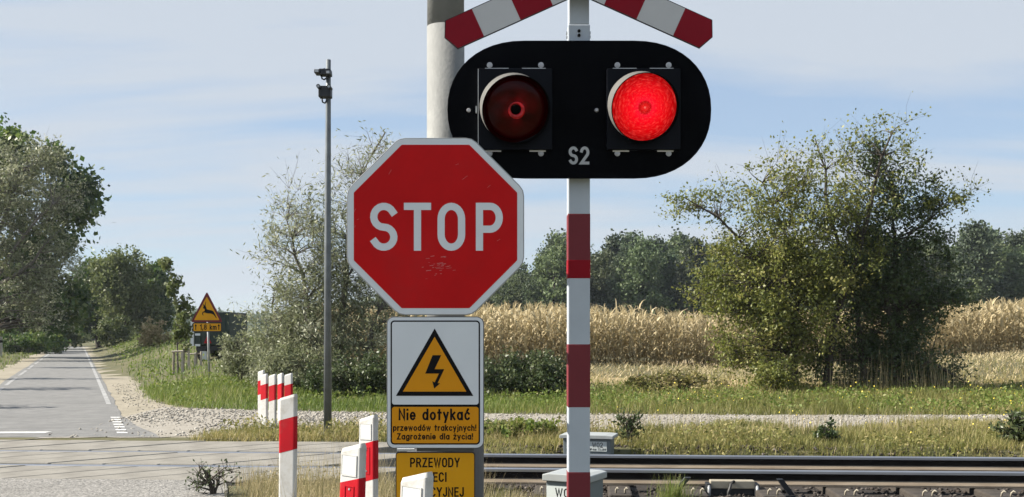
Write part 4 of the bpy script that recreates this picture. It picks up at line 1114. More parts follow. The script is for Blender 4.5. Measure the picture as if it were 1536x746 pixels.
def tree_meshes(trunks, ells, n_clump, per, leaf, clump_r, seed, rt, aspect=.55, droop=0.0, shell=.5, twig_len=1.3, sparse_top=0.0, up=.5, flat=.75, holes=.0, sub=5, fade=None):
    """trunks: list of polylines (m,3); ells: list of (centre, radii, weight); returns (trunk V,Q), (leaf V,Q,tint)"""
    rg = np.random.default_rng(seed)
    E = np.array([list(c_) + list(r_) for c_, r_, _ in ells], float); W_ = np.array([w_ for *_, w_ in ells], float); W_ /= W_.sum()
    e = rg.choice(len(ells), n_clump, p=W_)
    d = rg.normal(0, 1, (n_clump, 3)); d /= np.linalg.norm(d, axis=1)[:, None]
    rad = rg.uniform(0, 1, n_clump) ** shell
    C = E[e, :3] + d * E[e, 3:] * rad[:, None] * (1 + rg.normal(0, .07, n_clump))[:, None]
    cs = clump_r * rg.uniform(.6, 1.35, n_clump)
    TV, TQ, off = [], [], 0
    def put(VQ):
        nonlocal off
        TV.append(VQ[0]); TQ.append(VQ[1] + off); off += len(VQ[0])
    T = [np.array(t_, float) for t_ in trunks]
    for i, t_ in enumerate(T):
        r0 = rt[i] if hasattr(rt, '__len__') else rt
        tt = np.linspace(0, 1, 9); s = np.linspace(0, 1, len(t_))
        pth = np.stack([np.interp(tt, s, t_[:, a_]) for a_ in range(3)], 1)
        pth[1:-1] += rg.normal(0, r0 * .35, (7, 3)) * [1, 1, .2]
        T[i] = pth
        put(tubes_np(pth[None], (r0 * (1 - .82 * tt) * (1 + .35 * np.exp(-tt * 14)))[None], 8))
    # a limb from the nearest stem to each clump
    allp = np.concatenate(T); own = np.repeat(np.arange(len(T)), 9); prm = np.tile(np.linspace(0, 1, 9), len(T))
    dist = np.linalg.norm(allp[None] - C[:, None], axis=2) + 1.6 * np.maximum(0, allp[None, :, 2] - C[:, None, 2] + .25 * cs[:, None])
    dist = dist + 2.0 * (prm[None] < .12)
    j = np.argmin(dist, axis=1)
    A = allp[j]; L_ = np.linalg.norm(C - A, axis=1)
    mid = (A + C) / 2 + np.stack([np.zeros(n_clump), np.zeros(n_clump), up * .25 * L_], 1) + rg.normal(0, .07, (n_clump, 3)) * L_[:, None]
    s = np.linspace(0, 1, 6)[None, :, None]
    pth = A[:, None] * (1 - s) ** 2 + mid[:, None] * 2 * s * (1 - s) + C[:, None] * s ** 2
    rr_ = np.clip(.010 * L_ + .006, .008, .09)
    rr_ = np.minimum(rr_, .6 * np.array([rt[i] if hasattr(rt, '__len__') else rt for i in own[j]]))
    put(tubes_np(pth, rr_[:, None] * np.linspace(1, .3, 6)[None], 5))
    # twigs
    k = sub; ax = C - A; ax /= np.linalg.norm(ax, axis=1)[:, None] + 1e-6
    td = rg.normal(0, 1, (n_clump, k, 3)) + ax[:, None] * .9 + np.array([0, 0, up]); td /= np.linalg.norm(td, axis=2)[..., None]
    tl = cs[:, None] * twig_len * rg.uniform(.5, 1.15, (n_clump, k))
    P0 = np.repeat(C[:, None], k, 1); P1 = P0 + td * tl[..., None] * .5 + rg.normal(0, .06, (n_clump, k, 3)) * tl[..., None]; P2 = P0 + td * tl[..., None] + np.array([0, 0, -.10 * droop]) * tl[..., None]
    pt = np.stack([P0, P1, P2], 2).reshape(-1, 3, 3)
    put(tubes_np(pt, np.repeat(np.clip(rr_ * .32, .004, .02)[:, None], k, 1).reshape(-1, 1) * np.array([[1, .7, .35]]), 3))
    # leaves
    nl = per
    dens = np.ones(n_clump)
    if sparse_top: 
        zr = (C[:, 2] - C[:, 2].min()) / (np.ptp(C[:, 2]) + 1e-6); dens = 1 - sparse_top * np.clip((zr - .38) / .45, 0, 1)
    if holes: dens *= (rg.uniform(0, 1, n_clump) > holes) * .9 + .1
    if fade is not None: dens *= fade(C)
    s = rg.uniform(.1, 1.05, (n_clump, nl)); q_ = rg.integers(0, k, (n_clump, nl))
    rows_ = np.arange(n_clump)[:, None]
    a0, a1, a2 = P0[rows_, q_], P1[rows_, q_], P2[rows_, q_]
    s3 = s[..., None]
    LC = a0 * (1 - s3) ** 2 + a1 * 2 * s3 * (1 - s3) + a2 * s3 ** 2 + rg.normal(0, 1, (n_clump, nl, 3)) * (cs[:, None, None] * .24) * np.array([1, 1, flat])
    keep = rg.uniform(0, 1, (n_clump, nl)) < dens[:, None]
    ct = rg.normal(.5, .17, n_clump)
    tint = np.clip(np.repeat(ct[:, None], nl, 1) + rg.normal(0, .16, (n_clump, nl)), 0, 1)[keep]
    LC = LC[keep]
    ok = LC[:, 2] > .05
    LC, tint = LC[ok], tint[ok]
    LV, LQ = leaf_quads(LC, leaf * rg.uniform(.6, 1.35, len(LC)), rg, aspect, droop)
    return (np.concatenate(TV), np.concatenate(TQ)), (LV, LQ, tint)

def plant(name, loc, tm, lm, bark, leafm, label, cat, group=None, trunk_name='trunk', crown_name='crown'):
    t_ = empty(name, loc); tag(t_, label, cat, group)
    np_mesh(trunk_name, tm[0], tm[1], bark, t_)
    np_mesh(crown_name, lm[0], lm[1], leafm, t_, lm[2])
    return t_

# ------------------------------------------------------------------ maize field
def maize(n, X, Y, seed):
    r_ = np.random.default_rng(seed)
    g = ground_z(X, Y)
    H = r_.uniform(1.72, 2.12, n) + .25 * value_noise(X, Y, 2.5, 5)
    az = r_.uniform(0, 6.28, n); ln = np.abs(r_.normal(0, .05, n))
    top = np.stack([X + np.cos(az) * np.sin(ln) * H, Y + np.sin(az) * np.sin(ln) * H, g + H], 1)
    b = np.stack([X, Y, g - .02], 1)
    s = np.linspace(0, 1, 3)[None, :, None]
    V1, Q1 = tubes_np(b[:, None] * (1 - s) + top[:, None] * s, np.tile(np.array([[.014, .011, .005]]), (n, 1)), 3)
    k = 13
    t_ = np.concatenate([np.linspace(.10, .93, k)] ) [None] + r_.normal(0, .03, (n, k))
    P0 = (b[:, None] * (1 - t_[..., None]) + top[:, None] * t_[..., None]).reshape(-1, 3)
    laz = (az[:, None] + np.arange(k)[None] * 3.14 + r_.normal(0, .5, (n, k))).ravel()
    V2, Q2 = blades(P0, laz, r_.uniform(.25, .9, n * k), r_.uniform(.40, .95, n * k), r_.uniform(.05, .125, n * k), r_.uniform(1.0, 2.8, n * k), 3, .2)
    kt = 5
    V3, Q3 = blades(np.repeat(top, kt, 0), r_.uniform(0, 6.28, n * kt), np.abs(r_.normal(.1, .35, n * kt)), r_.uniform(.14, .34, n * kt), np.full(n * kt, .028), r_.uniform(0, .6, n * kt), 1, .4)
    tint = np.concatenate([np.full(len(Q1), .35), np.clip(np.repeat(.25 + .42 * np.tile(t_.mean(0), n), 3) + np.repeat(r_.normal(0, .2, n * k), 3), 0, 1), np.clip(r_.normal(.45, .15, len(Q3)), 0, 1)])
    return np.concatenate([V1, V2, V3]), np.concatenate([Q1, Q2 + len(V1), Q3 + len(V1) + len(V2)]), tint
MX, MY = [], []
def corn_front(X): return np.interp(X, [-16, -6, 0, 4, 12, 18, 24, 50], [38, 40, 43.5, 46, 46.5, 48, 50, 51])
for row in range(9):
    xs = np.arange(-7.5, 44, .23) + rng.normal(0, .03, len(np.arange(-7.5, 44, .23)))
    keep = rng.uniform(0, 1, len(xs)) > .06
    xs = xs[keep]
    MX.append(xs); MY.append(corn_front(xs) + row * .75 + rng.normal(0, .06, len(xs)))
MX = np.concatenate(MX); MY = np.concatenate(MY)
Vm, Qm, tm_ = maize(len(MX), MX, MY, 11)
o = np_mesh('maize_field', Vm, Qm, 'maize_dry', None, tm_); tag(o, 'field of dry tan maize standing beyond the grass verge', kind='stuff')
# cut straw lying on the stubble
n = 30000
X = rng.uniform(1.5, 32, n); Y = rng.uniform(29, 56, n)
Y = np.minimum(Y, corn_front(X) + 1)
V_, Q_ = blades(np.stack([X, Y, ground_z(X, Y) + .02], 1), rng.uniform(0, 6.28, n), rng.uniform(.7, 1.55, n), rng.uniform(.08, .30, n), rng.uniform(.02, .05, n), rng.uniform(0, .5, n), 1, .5)
o = np_mesh('straw_litter', V_, Q_, 'maize_dry', None, np.clip(rng.normal(.42, .28, n), 0, 1)); tag(o, 'cut straw lying on the stubble', kind='stuff')

# ------------------------------------------------------------------ grasses
def scatter(n, x0, x1, y0, y1, test=None):
    X_s = rng.uniform(x0, x1, n); Y_s = rng.uniform(y0, y1, n)
    if test is not None:
        k_ = test(X_s, Y_s); X_s, Y_s = X_s[k_], Y_s[k_]
    return X_s, Y_s
tn = np.vectorize(track_near); tf = np.vectorize(track_far); se_ = np.vectorize(shoulder_edge)
def vv(X, Y): return uv(X, Y)[1]
# between the rails and the gravel track
X, Y = scatter(130000, -5.2, 15, 14.2, 19.4, lambda X, Y: (vv(X, Y) > np.where(X > -.6, 1.22, 2.2)) & (Y < tn(X) + rng.normal(0, .15, len(X)) + np.clip(value_noise(X, Y * 0, 1.3, 88) - .45, 0, 1) * 3.2 * (X > 3)) & (X > -4.7 + .6 * (Y - 16.3) * 0 + rng.normal(0, .1, len(X))))
grass('verge_grass', X, Y, .07, .30, .011, 'grass_mixed', 'mixed green and straw grass between the rails and the gravel track', 21, bias=.40, patch=.8)
X, Y = scatter(5200, -.5, 14, 15.8, 19.0, lambda X, Y: (vv(X, Y) > 2.3) & (Y < tn(X) + .3) & (value_noise(X, Y, .9, 77) > .52))
grass('tall_straw', X, Y, .30, .62, .008, 'grass_dry', 'tall thin straw stalks in the grass beyond the rails', 22, bias=.5, lean=.2, droop=.5)
# verge beyond the gravel
X, Y = scatter(150000, -16, 20, 20.8, 31.5, lambda X, Y: (Y > tf(X) + rng.normal(0, .12, len(X))) & (X > se_(Y) + rng.normal(0, .12, len(X))))
kL = X < 1.5 + rng.normal(0, 1.6, len(X))
grass('verge_grass', X[kL], Y[kL], .10, .34, .016, 'grass_green', 'green grass verge beyond the gravel track, left of the signal mast', 23, bias=.30, patch=1.4)
grass('verge_grass', X[~kL], Y[~kL], .08, .36, .016, 'grass_mixed', 'mottled grass verge beyond the gravel track, right of the signal mast', 37, bias=.22, patch=1.1)
X, Y = scatter(40000, -1, 22, 26.5, 46, lambda X, Y: rng.uniform(0, 1, len(X)) < np.clip(1.25 - (Y - 27) / 16, 0, 1) * (.25 + value_noise(X, Y, 2.2, 19)))
grass('rough_grass', X, Y, .12, .42, .02, 'grass_mixed', 'rough yellowing grass at the edge of the stubble', 24, bias=.45, patch=1.8)
# banks beside the road
X, Y = scatter(100000, -60, -6, 30, 135, lambda X, Y: (X > se_(Y) + rng.normal(0, .15, len(X))) & (X < se_(Y) + 16) & (rng.uniform(0, 1, len(X)) < np.clip(1.3 - Y / 160, .3, 1)))
grass('bank_grass', X, Y, .14, .46, .032, 'grass_green', 'lush green grass on the bank right of the road', 25, bias=.14, patch=2.0)
X, Y = scatter(60000, -75, -14, 30, 140, lambda X, Y: (X < road_l(Y) - 1.05 + rng.normal(0, .15, len(X))) & (X > road_l(Y) - 14))
grass('bank_grass', X, Y, .10, .34, .04, 'grass_green', 'short green grass left of the road', 26, bias=.42, patch=2.0)
# dry grass this side of the rails
X, Y = scatter(48000, -3.2, 0.4, 6.2, 11.75, lambda X, Y: (X > np.interp(Y, [6, 10.6, 11.95], [-1.3, -2.45, -2.95]) + rng.normal(0, .12, len(X))) & (vv(X, Y) < -2.15) & (value_noise(X, Y, .5, 31) > .24))
grass('dry_grass', X, Y, .10, .42, .0055, 'grass_dry', 'straw coloured dry grass round the marker posts', 27, bias=.42, patch=.6, lean=.45, droop=1.2)
X, Y = scatter(2600, -2.6, -.2, 7.5, 11.4, lambda X, Y: (X > np.interp(Y, [6, 10.6, 11.95], [-1.2, -2.2, -2.7])))
grass('tall_straw', X, Y, .38, .66, .004, 'grass_dry', 'tall seeding straw stalks among the marker posts', 28, bias=.6, lean=.22, droop=.6)
X, Y = scatter(9000, -.5, 9, 10.4, 11.7, lambda X, Y: (vv(X, Y) < -1.9) & (value_noise(X, Y, .45, 41) > .80))
grass('dry_grass', X, Y, .06, .22, .006, 'grass_mixed', 'sparse grass tufts on the near ballast shoulder', 29, bias=.35, patch=.5)
# tufts in the track
for (x, D, w_, h_, n, m_, b_) in ((1010, 11.9, .16, .26, 500, 'grass_green', .25), (752, 11.6, .22, .22, 500, 'grass_mixed', .3), (1112, 13.6, .28, .18, 160, 'grass_mixed', .5), (735, 13.0, .2, .3, 60, 'grass_dry', .7)):
    X = gx(x, D) + rng.normal(0, w_ / 2, n); Y = D + rng.normal(0, .06, n)
    o = grass('grass_tuft', X, Y, h_ * .7, h_ * 1.3, .006, m_, 'small grass tuft growing in the track bed', 100 + int(x), bias=b_, lean=.3)
# thin dry stems in front of the rails, right of the plates
n = 70
X = gx(rng.uniform(726, 830, n), 11.2); Y = 11.2 + rng.uniform(-.3, .3, n)
grass('tall_straw', X, Y, .25, .52, .006, 'grass_dry', 'bent dry straw stalks before the near rail', 30, bias=.85, lean=.35, droop=.7)
# reeds under the right-hand tree
n = 300
X = gx(1360, 29) + rng.normal(0, 1.3, n); Y = 28.6 + rng.uniform(-.5, .8, n)
grass('reed_stalks', X, Y, .7, 1.35, .016, 'grass_dry', 'tall grey reed stalks at the foot of the right-hand tree', 32, bias=.4, lean=.14, droop=.35)
# broad weed leaves mixed into the verges
for (n, x0, x1, y0, y1, hh, sz_, m_, sd, lab, tst) in (
        (34000, -4.6, 14, 14.4, 19.2, .22, .05, 'grass_mixed', 33, 'broad weed leaves between the rails and the gravel track', lambda X, Y: (vv(X, Y) > np.where(X > -.6, 1.25, 2.2)) & (Y < tn(X) + .05)),
        (46000, -14, 18, 21.2, 30.5, .30, .07, 'grass_green', 34, 'broad weed leaves in the verge beyond the gravel track', lambda X, Y: (Y > tf(X) + .05) & (X > se_(Y) + .1)),
        (26000, -44, -9, 29, 90, .4, .12, 'grass_green', 35, 'broad weed leaves on the road bank', lambda X, Y: (X > se_(Y) + .15) & (X < se_(Y) + 10)),
        (7000, -2.9, .2, 7, 11.7, .22, .028, 'grass_dry', 36, 'withered weed leaves round the marker posts', lambda X, Y: (X > np.interp(Y, [6, 10.6, 11.95], [-1.2, -2.4, -2.9])))):
    X, Y = scatter(n, x0, x1, y0, y1, tst)
    k_ = (value_noise(X, Y, 1.1, sd) > .42) & clear(X, Y); X, Y = X[k_], Y[k_]
    C = np.stack([X, Y, ground_z(X, Y) + hh * rng.uniform(.05, 1, len(X)) * (.4 + value_noise(X, Y, .7, sd + 9))], 1)
    V_, Q_ = leaf_quads(C, sz_ * rng.uniform(.5, 1.5, len(C)), rng, .5)
    o = np_mesh('weed_leaves', V_, Q_, m_, None, np.clip(rng.normal(.35, .25, len(C)), 0, 1)); tag(o, lab, kind='stuff')
# small yellow flowers
n = 420
X, Y = scatter(260, 1.0, 9.5, 16.0, 19.2, lambda X, Y: (vv(X, Y) > 2.3) & (value_noise(X, Y, .8, 55) > .5))
C = np.stack([X, Y, ground_z(X, Y) + rng.uniform(.12, .34, len(X))], 1)
V_, Q_ = leaf_quads(C, rng.uniform(.02, .035, len(C)), rng, .9)
X, Y = scatter(130, 3, 13, 21.5, 28)
C2 = np.stack([X, Y, ground_z(X, Y) + rng.uniform(.15, .4, len(X))], 1)
V2_, Q2_ = leaf_quads(C2, rng.uniform(.025, .045, len(C2)), rng, .9)
o = np_mesh('wild_flowers', np.concatenate([V_, V2_]), np.concatenate([Q_, Q2_ + len(V_)]), 'flower_yellow'); tag(o, 'tiny yellow wild flowers scattered in the verge', kind='stuff')

# ------------------------------------------------------------------ the two bushes near the track
# right-hand tree: broad, many-stemmed, thin twigs on top
bx, by = gx(1235, 29.5), 29.5
s_ = 29.5 / F
def rel(x, y): return ((x - 1235) * s_, CH - (y - HY) * s_)
def st(pts, dy=0.0): return [(rel(x, y)[0], dy * i / (len(pts) - 1), rel(x, y)[1] - 0.0) for i, (x, y) in enumerate(pts)]
trunks = [st([(1190, 592), (1192, 500), (1205, 420), (1180, 340), (1150, 270)], .5), st([(1240, 592), (1250, 480), (1290, 360), (1310, 270), (1330, 205)], -.4),
          st([(1340, 590), (1338, 500), (1330, 420), (1370, 350), (1420, 310)], .3), st([(1195, 590), (1185, 480), (1130, 390), (1075, 330), (1020, 300)], -.6),
          st([(1300, 590), (1290, 470), (1255, 330), (1245, 250), (1235, 200)], .8)]
def el(x, y, rx, rz, w_, ry=None, dy=0): c_ = rel(x, y); return ((c_[0], dy, c_[1]), (rx * s_, (ry or rx) * s_ * .8, rz * s_), w_)
ells = [el(1165, 385, 95, 90, 2.6), el(1130, 430, 90, 75, 2.0), el(1175, 490, 95, 75, 2.2), el(1250, 390, 80, 90, 1.6), el(1185, 545, 70, 35, .8),
        el(1240, 300, 105, 60, 1.3), el(1080, 300, 55, 25, .22), el(1320, 240, 60, 45, .40), el(1410, 310, 45, 30, .22), el(1165, 290, 70, 50, .7), el(1345, 200, 30, 38, .16), el(1440, 292, 26, 16, .12), el(1030, 312, 34, 16, .18), el(1250, 230, 40, 40, .25)]
tm1, lm1 = tree_meshes(trunks, ells, 520, 105, .088, .46, 51, [.10, .11, .10, .07, .08], aspect=.6, droop=.35, shell=.42, twig_len=1.6, sparse_top=.62, sub=6, up=.55)
rt_ = plant('apple_tree', (bx, by, 0), tm1, lm1, 'bark_dark', 'leaf_apple', 'broad yellow-green wild fruit tree with bare twigs on top, right of the mast', 'tree')
# second crown added on its right: darker leaf colour stands in for shade
ox2 = gx(1345, 30); s_ = 30 / F
def rel(x, y): return ((x - 1345) * s_, CH - (y - HY) * s_)
trunks = [st([(1345, 588), (1350, 480), (1340, 380), (1345, 300)], 0), st([(1352, 588), (1385, 540), (1418, 560), (1440, 575)], -.5)]
ells = [el(1350, 390, 80, 95, 2), el(1365, 480, 75, 90, 2.4), el(1300, 440, 60, 110, 1.8), el(1340, 310, 65, 60, 1.0), el(1355, 555, 90, 40, 1.6), el(1280, 540, 70, 45, 1.2), el(1310, 250, 18, 60, .35), el(1425, 455, 40, 18, .2), el(1415, 565, 40, 20, .3)]
tm1, lm1 = tree_meshes(trunks, ells, 360, 105, .10, .44, 52, [.13, .06], aspect=.5, droop=.2, shell=.5, twig_len=1.5, sub=6)
plant('shaded_side_tree', (ox2, 30, 0), tm1, lm1, 'bark_dark', 'leaf_dark', 'dark green added crown, the shaded right side of the wild fruit tree', 'tree')
# willow behind the STOP sign
ox3 = gx(500, 29); s_ = 29 / F
def rel(x, y): return ((x - 500) * s_, CH - (y - HY) * s_)
trunks = [st([(470, 595), (475, 500), (450, 400), (430, 330)], 0), st([(500, 595), (510, 480), (520, 360), (540, 260), (575, 195)], .4), st([(530, 595), (560, 500), (590, 430), (620, 380)], -.4), st([(440, 595), (430, 530), (415, 490), (405, 460)], .2)]
ells = [el(460, 400, 70, 100, 2.0), el(430, 480, 55, 85, 1.6), el(510, 400, 75, 120, 2.2), el(480, 520, 100, 60, 2.0), el(545, 500, 60, 80, 1.4), el(545, 280, 45, 80, .9), el(570, 230, 18, 35, .12), el(415, 530, 50, 50, 1.0), el(600, 450, 55, 80, 1.0), el(440, 330, 45, 50, .5)]
tm1, lm1 = tree_meshes(trunks, ells, 460, 80, .125, .48, 53, [.09, .10, .09, .07], aspect=.24, droop=.25, shell=.5, twig_len=1.6, sparse_top=.65, sub=6, up=.8)
plant('willow_tree', (ox3, 29, 0), tm1, lm1, 'bark_grey', 'leaf_willow', 'grey-green willow with feathery twigs rising behind the camera mast and STOP sign', 'tree')

def shrub(x, D, wpx, hpx, n_clump, per, leaf, m, label, seed, dep=None, stems=5, name='shrub', cat='shrub', group=None, aspect=.6, droop=0, clr=.18, bark='bark_dark'):
    X = gx(x, D); g = float(ground_z(X, D)); s = D / F; W = wpx * s / 2; Hh = hpx * s
    rg = random.Random(seed)
    trunks = [[(0, 0, -.05), (rg.uniform(-.3, .3) * W, rg.uniform(-.2, .2) * W, Hh * .4), (rg.uniform(-.7, .7) * W, rg.uniform(-.4, .4) * W, Hh * .85)] for _ in range(stems)]
    e = [((0, 0, Hh * .45), (W, (dep or W) * .8, Hh * .5), 2), ((-W * .4, 0, Hh * .35), (W * .6, W * .5, Hh * .4), 1), ((W * .4, 0, Hh * .4), (W * .6, W * .5, Hh * .45), 1)]
    a_, b_ = tree_meshes(trunks, e, n_clump, per, leaf, clr, seed, .018, aspect=aspect, droop=droop, shell=.5)
    return plant(name, (X, D, g), a_, b_, bark, m, label, cat, group, 'stems', 'foliage')
shrub(785, 26.5, 165, 70, 120, 90, .085, 'leaf_bramble', 'low dark bramble thicket behind the electrical warning plate', 61, dep=1.0, clr=.25)
shrub(560, 26.5, 190, 62, 110, 80, .085, 'leaf_bramble', 'low bramble thicket at the foot of the willow', 62, dep=1.0, clr=.25)
shrub(440, 27.5, 130, 70, 100, 80, .10, 'leaf_willow', 'low willow scrub left of the willow, above the marker posts', 63, dep=1.0, clr=.28, aspect=.3)
shrub(945, 15.6, 28, 58, 16, 20, .085, 'leaf_bramble', 'upright leafy weed beside the WO2 cabinet', 64, name='weed', cat='weed', aspect=.3, droop=-.5, clr=.10)
shrub(1240, 15.6, 30, 34, 14, 26, .06, 'leaf_dark', 'small dark green weed behind the far rail', 65, name='weed', cat='weed', clr=.08)
shrub(1528, 15.6, 56, 56, 26, 30, .09, 'leaf_bramble', 'dark broad-leaved shrub at the right edge beyond the rails', 66, aspect=.4, clr=.12)
shrub(320, 10.75, 60, 50, 22, 9, .035, 'leaf_bramble', 'scraggy weed at the corner of the asphalt by the crossing', 67, name='weed', cat='weed', clr=.10)
shrub(361, 29.5, 56, 84, 64, 60, .10, 'leaf_willow', 'small willow scrub close right of the deer sign', 68, clr=.2, aspect=.3)
shrub(770, 16.6, 130, 26, 70, 60, .07, 'grass_green', 'bright green leafy weeds right behind the far rail', 69, name='weed', cat='weed', clr=.09)
shrub(1010, 28.5, 150, 34, 60, 60, .08, 'grass_mixed', 'low yellowish weeds at the edge of the stubble', 70, name='weed', cat='weed', clr=.18)
shrub(232, 62, 44, 42, 40, 50, .16, 'grass_dry', 'brownish dry bush on the bank beside the road', 71, clr=.35)
shrub(1165, 28.2, 60, 60, 50, 60, .07, 'leaf_apple', 'low leafy shoots at the foot of the wild fruit tree', 72, clr=.2)
# young tree by the stakes
X = gx(266, 37.5); g = float(ground_z(X, 37.5)); s_ = 37.5 / F
def rel(x, y): return ((x - 266) * s_, CH - (y - HY) * s_ - g)
tm1, lm1 = tree_meshes([st([(267, 570), (266, 500), (262, 440), (256, 396)], 0)], [el(270, 480, 17, 40, 2), el(262, 430, 7, 30, .5), el(250, 400, 9, 5, .25)], 44, 30, .14, .2, 73, .035, aspect=.7, droop=.4, twig_len=1.2, sub=3)
plant('young_tree', (X, 37.5, g), tm1, lm1, 'bark_grey', 'leaf_roadside', 'thin young tree growing inside the wooden stakes', 'tree')

# ------------------------------------------------------------------ roadside trees
def big_tree(x, D, ytop, wpx, label, seed, leafm, bark='bark_dark', n_clump=300, per=90, leaf=.3, clr=1.0, base=.12, aspect=.7, group=None, name='roadside_tree', ecc=1.0, shell=.4, holes=0, rt=.28):
    X = gx(x, D); g = float(ground_z(X, D)); s = D / F; Hh = px(0, ytop, D).z - g; W = wpx * s / 2
    rg = random.Random(seed)
    tops = [[(0, 0, -.2), (rg.uniform(-.1, .1) * W, rg.uniform(-.1, .1) * W, Hh * .3), (rg.uniform(-.5, .5) * W, rg.uniform(-.4, .4) * W, Hh * .8)] for _ in range(3)]
    e = [((0, 0, Hh * (.5 + base / 2)), (W * .8, W * .75, Hh * (.5 - base / 2)), 2.5)]
    for _ in range(7):
        a_ = rg.uniform(0, 6.28); q_ = rg.uniform(.35, .62) * W; zc = rg.uniform(base + .18, .82)
        e.append(((math.cos(a_) * q_, math.sin(a_) * q_, Hh * zc), (W * rg.uniform(.35, .55), W * rg.uniform(.35, .5), Hh * rg.uniform(.12, .2)), 1))
    a_, b_ = tree_meshes(tops, e, n_clump, per, leaf, clr, seed, [rt, rt * .7, rt * .6], aspect=aspect, shell=shell, holes=holes)
    return plant(name, (X, D, g), a_, b_, bark, leafm, label, 'tree', group)
# big tree leaning in from the left edge: thin grey-green foliage with visible limbs, over a dark maple
X = gx(-40, 62); s_ = 62 / F
def rel(x, y): return ((x + 40) * s_, CH - (y - HY) * s_)
trunks = [st([(-35, 545), (-30, 440), (-5, 350), (30, 260)], 0), st([(-30, 545), (-20, 450), (30, 370), (90, 310)], -1), st([(-40, 545), (-45, 420), (-40, 300), (-30, 210)], 1), st([(-32, 545), (0, 430), (50, 400), (75, 370)], -.8)]
ells = [el(20, 290, 75, 70, 2.2), el(-20, 320, 90, 100, 1.6), el(60, 330, 45, 50, .8), el(10, 400, 80, 70, 1.6), el(40, 440, 55, 60, 1.2), el(-60, 250, 60, 60, .8), el(-90, 360, 70, 100, 1), el(85, 305, 42, 42, .9), el(55, 250, 40, 36, .8), el(85, 385, 35, 35, .6)]
tm1, lm1 = tree_meshes(trunks, ells, 380, 75, .20, .85, 81, [.28, .22, .25, .2], aspect=.4, shell=.55, sparse_top=.35, twig_len=1.5, sub=6, holes=.12)
plant('roadside_tree', (X, 62, 0), tm1, lm1, 'bark_grey', 'leaf_willow', 'tall grey-green tree with thin foliage at the left edge of the picture', 'tree')
X = gx(-45, 70); s_ = 70 / F
def rel(x, y): return ((x + 45) * s_, CH - (y - HY) * s_)
trunks = [st([(-40, 540), (-30, 430), (0, 330), (15, 230)], 0), st([(-38, 540), (0, 420), (60, 340), (105, 300)], -.5), st([(-45, 540), (-50, 400), (-20, 300), (0, 210)], .5)]
ells = [el(10, 220, 42, 26, .9), el(105, 300, 38, 32, .55), el(75, 245, 28, 26, .35), el(60, 380, 50, 50, 1), el(20, 440, 85, 70, 2.2), el(70, 460, 42, 50, 1.2), el(-40, 300, 80, 90, 2), el(110, 330, 26, 22, .35)]
tm1, lm1 = tree_meshes(trunks, ells, 300, 70, .34, .95, 82, [.3, .22, .22], aspect=.8, shell=.5, sub=5)
plant('roadside_tree', (X, 70, 0), tm1, lm1, 'bark_dark', 'leaf_maple', 'dark green maple behind the thin grey-green tree on the left', 'tree')
big_tree(26, 92, 430, 100, 'dark rounded tree low on the left side of the road', 83, 'leaf_roadside', base=.02, n_clump=220)
big_tree(62, 108, 440, 88, 'bushy tree left of the road where it narrows', 84, 'leaf_roadside', base=.02, n_clump=200)
big_tree(84, 128, 452, 70, 'farthest tree on the left side of the road', 85, 'leaf_roadside', base=.0, n_clump=180)
big_tree(148, 112, 392, 74, 'dark tree right of the road, leftmost of its clump', 86, 'leaf_maple', base=.1, n_clump=220)
big_tree(190, 106, 386, 92, 'middle tree of the clump right of the road, with grey-green leaves', 87, 'leaf_roadside', base=.04, n_clump=280, leaf=.28)
big_tree(226, 112, 402, 52, 'dark tree right of the road, rightmost of its clump', 88, 'leaf_maple', base=.04, n_clump=220)
big_tree(118, 165, 470, 70, 'tree closing the far end of the road', 89, 'leaf_roadside', base=.0, n_clump=150)
big_tree(100, 185, 462, 90, 'pale tree seen through the gap at the end of the road', 90, 'leaf_roadside', base=.0, n_clump=150)
shrub(112, 150, 60, 22, 50, 60, .22, 'leaf_roadside', 'low hedge across the far end of the road', 91, clr=.5)
shrub(172, 96, 50, 46, 60, 60, .22, 'leaf_roadside', 'bushy undergrowth below the trees right of the road', 92, clr=.5)
shrub(40, 84, 110, 36, 70, 60, .22, 'leaf_maple', 'low dark undergrowth on the left verge', 93, clr=.5)

for i_, (D_, h_, off_, n_) in enumerate(((23.5, 4.4, 4.6, 12), (31, 6.0, 5.0, 22), (38, 6.6, 5.2, 30), (50, 7.5, 5.5, 45))):
    X_q = road_l(D_) - off_
    big_tree(CX + X_q * F / D_, D_, HY - (h_ - CH) * F / D_, 1.7 * F / D_, 'slim roadside tree %s the picture\'s left edge, known by its shadow on the road' % ('nearest outside', 'second outside', 'third outside', 'farthest outside')[i_], 400 + i_, 'leaf_roadside', n_clump=n_, per=40, leaf=.14, clr=.4, base=.35, rt=.09, group='roadside trees left of the picture')

# ------------------------------------------------------------------ wood beyond the maize
protos = []
for i in range(6):
    rg = random.Random(200 + i); Hh = 10.0; W = rg.uniform(2.5, 3.4); pine = i % 3 == 2
    tops = [[(0, 0, -.2), (rg.uniform(-.2, .2), 0, 5), (rg.uniform(-.5, .5), 0, 9.4)]]
    if pine:
        e = [((0, 0, 4 + 1.0 * k), (W * (.95 - .14 * k), W * (.95 - .14 * k), .9), 1.6 - .2 * k) for k in range(6)] + [((0, 0, 9.6), (.35, .35, .5), .2)]
    else:
        e = [((0, 0, 5.0), (W * .8, W * .8, 4.4), 2.6)]
        for _ in range(6):
            a_ = rg.uniform(0, 6.28); e.append(((math.cos(a_) * W * .55, math.sin(a_) * W * .55, rg.uniform(2, 8.4)), (W * .45, W * .45, rg.uniform(1, 1.8)), 1))
        e.append(((rg.uniform(-1, 1), 0, 8.9), (W * .35, W * .35, 1.1), .6))
    protos.append((tree_meshes(tops, e, 170, 55, .30, .75, 300 + i, .16, aspect=.75, shell=.45), 'leaf_pine' if pine else 'leaf_wood', pine))
pm = []
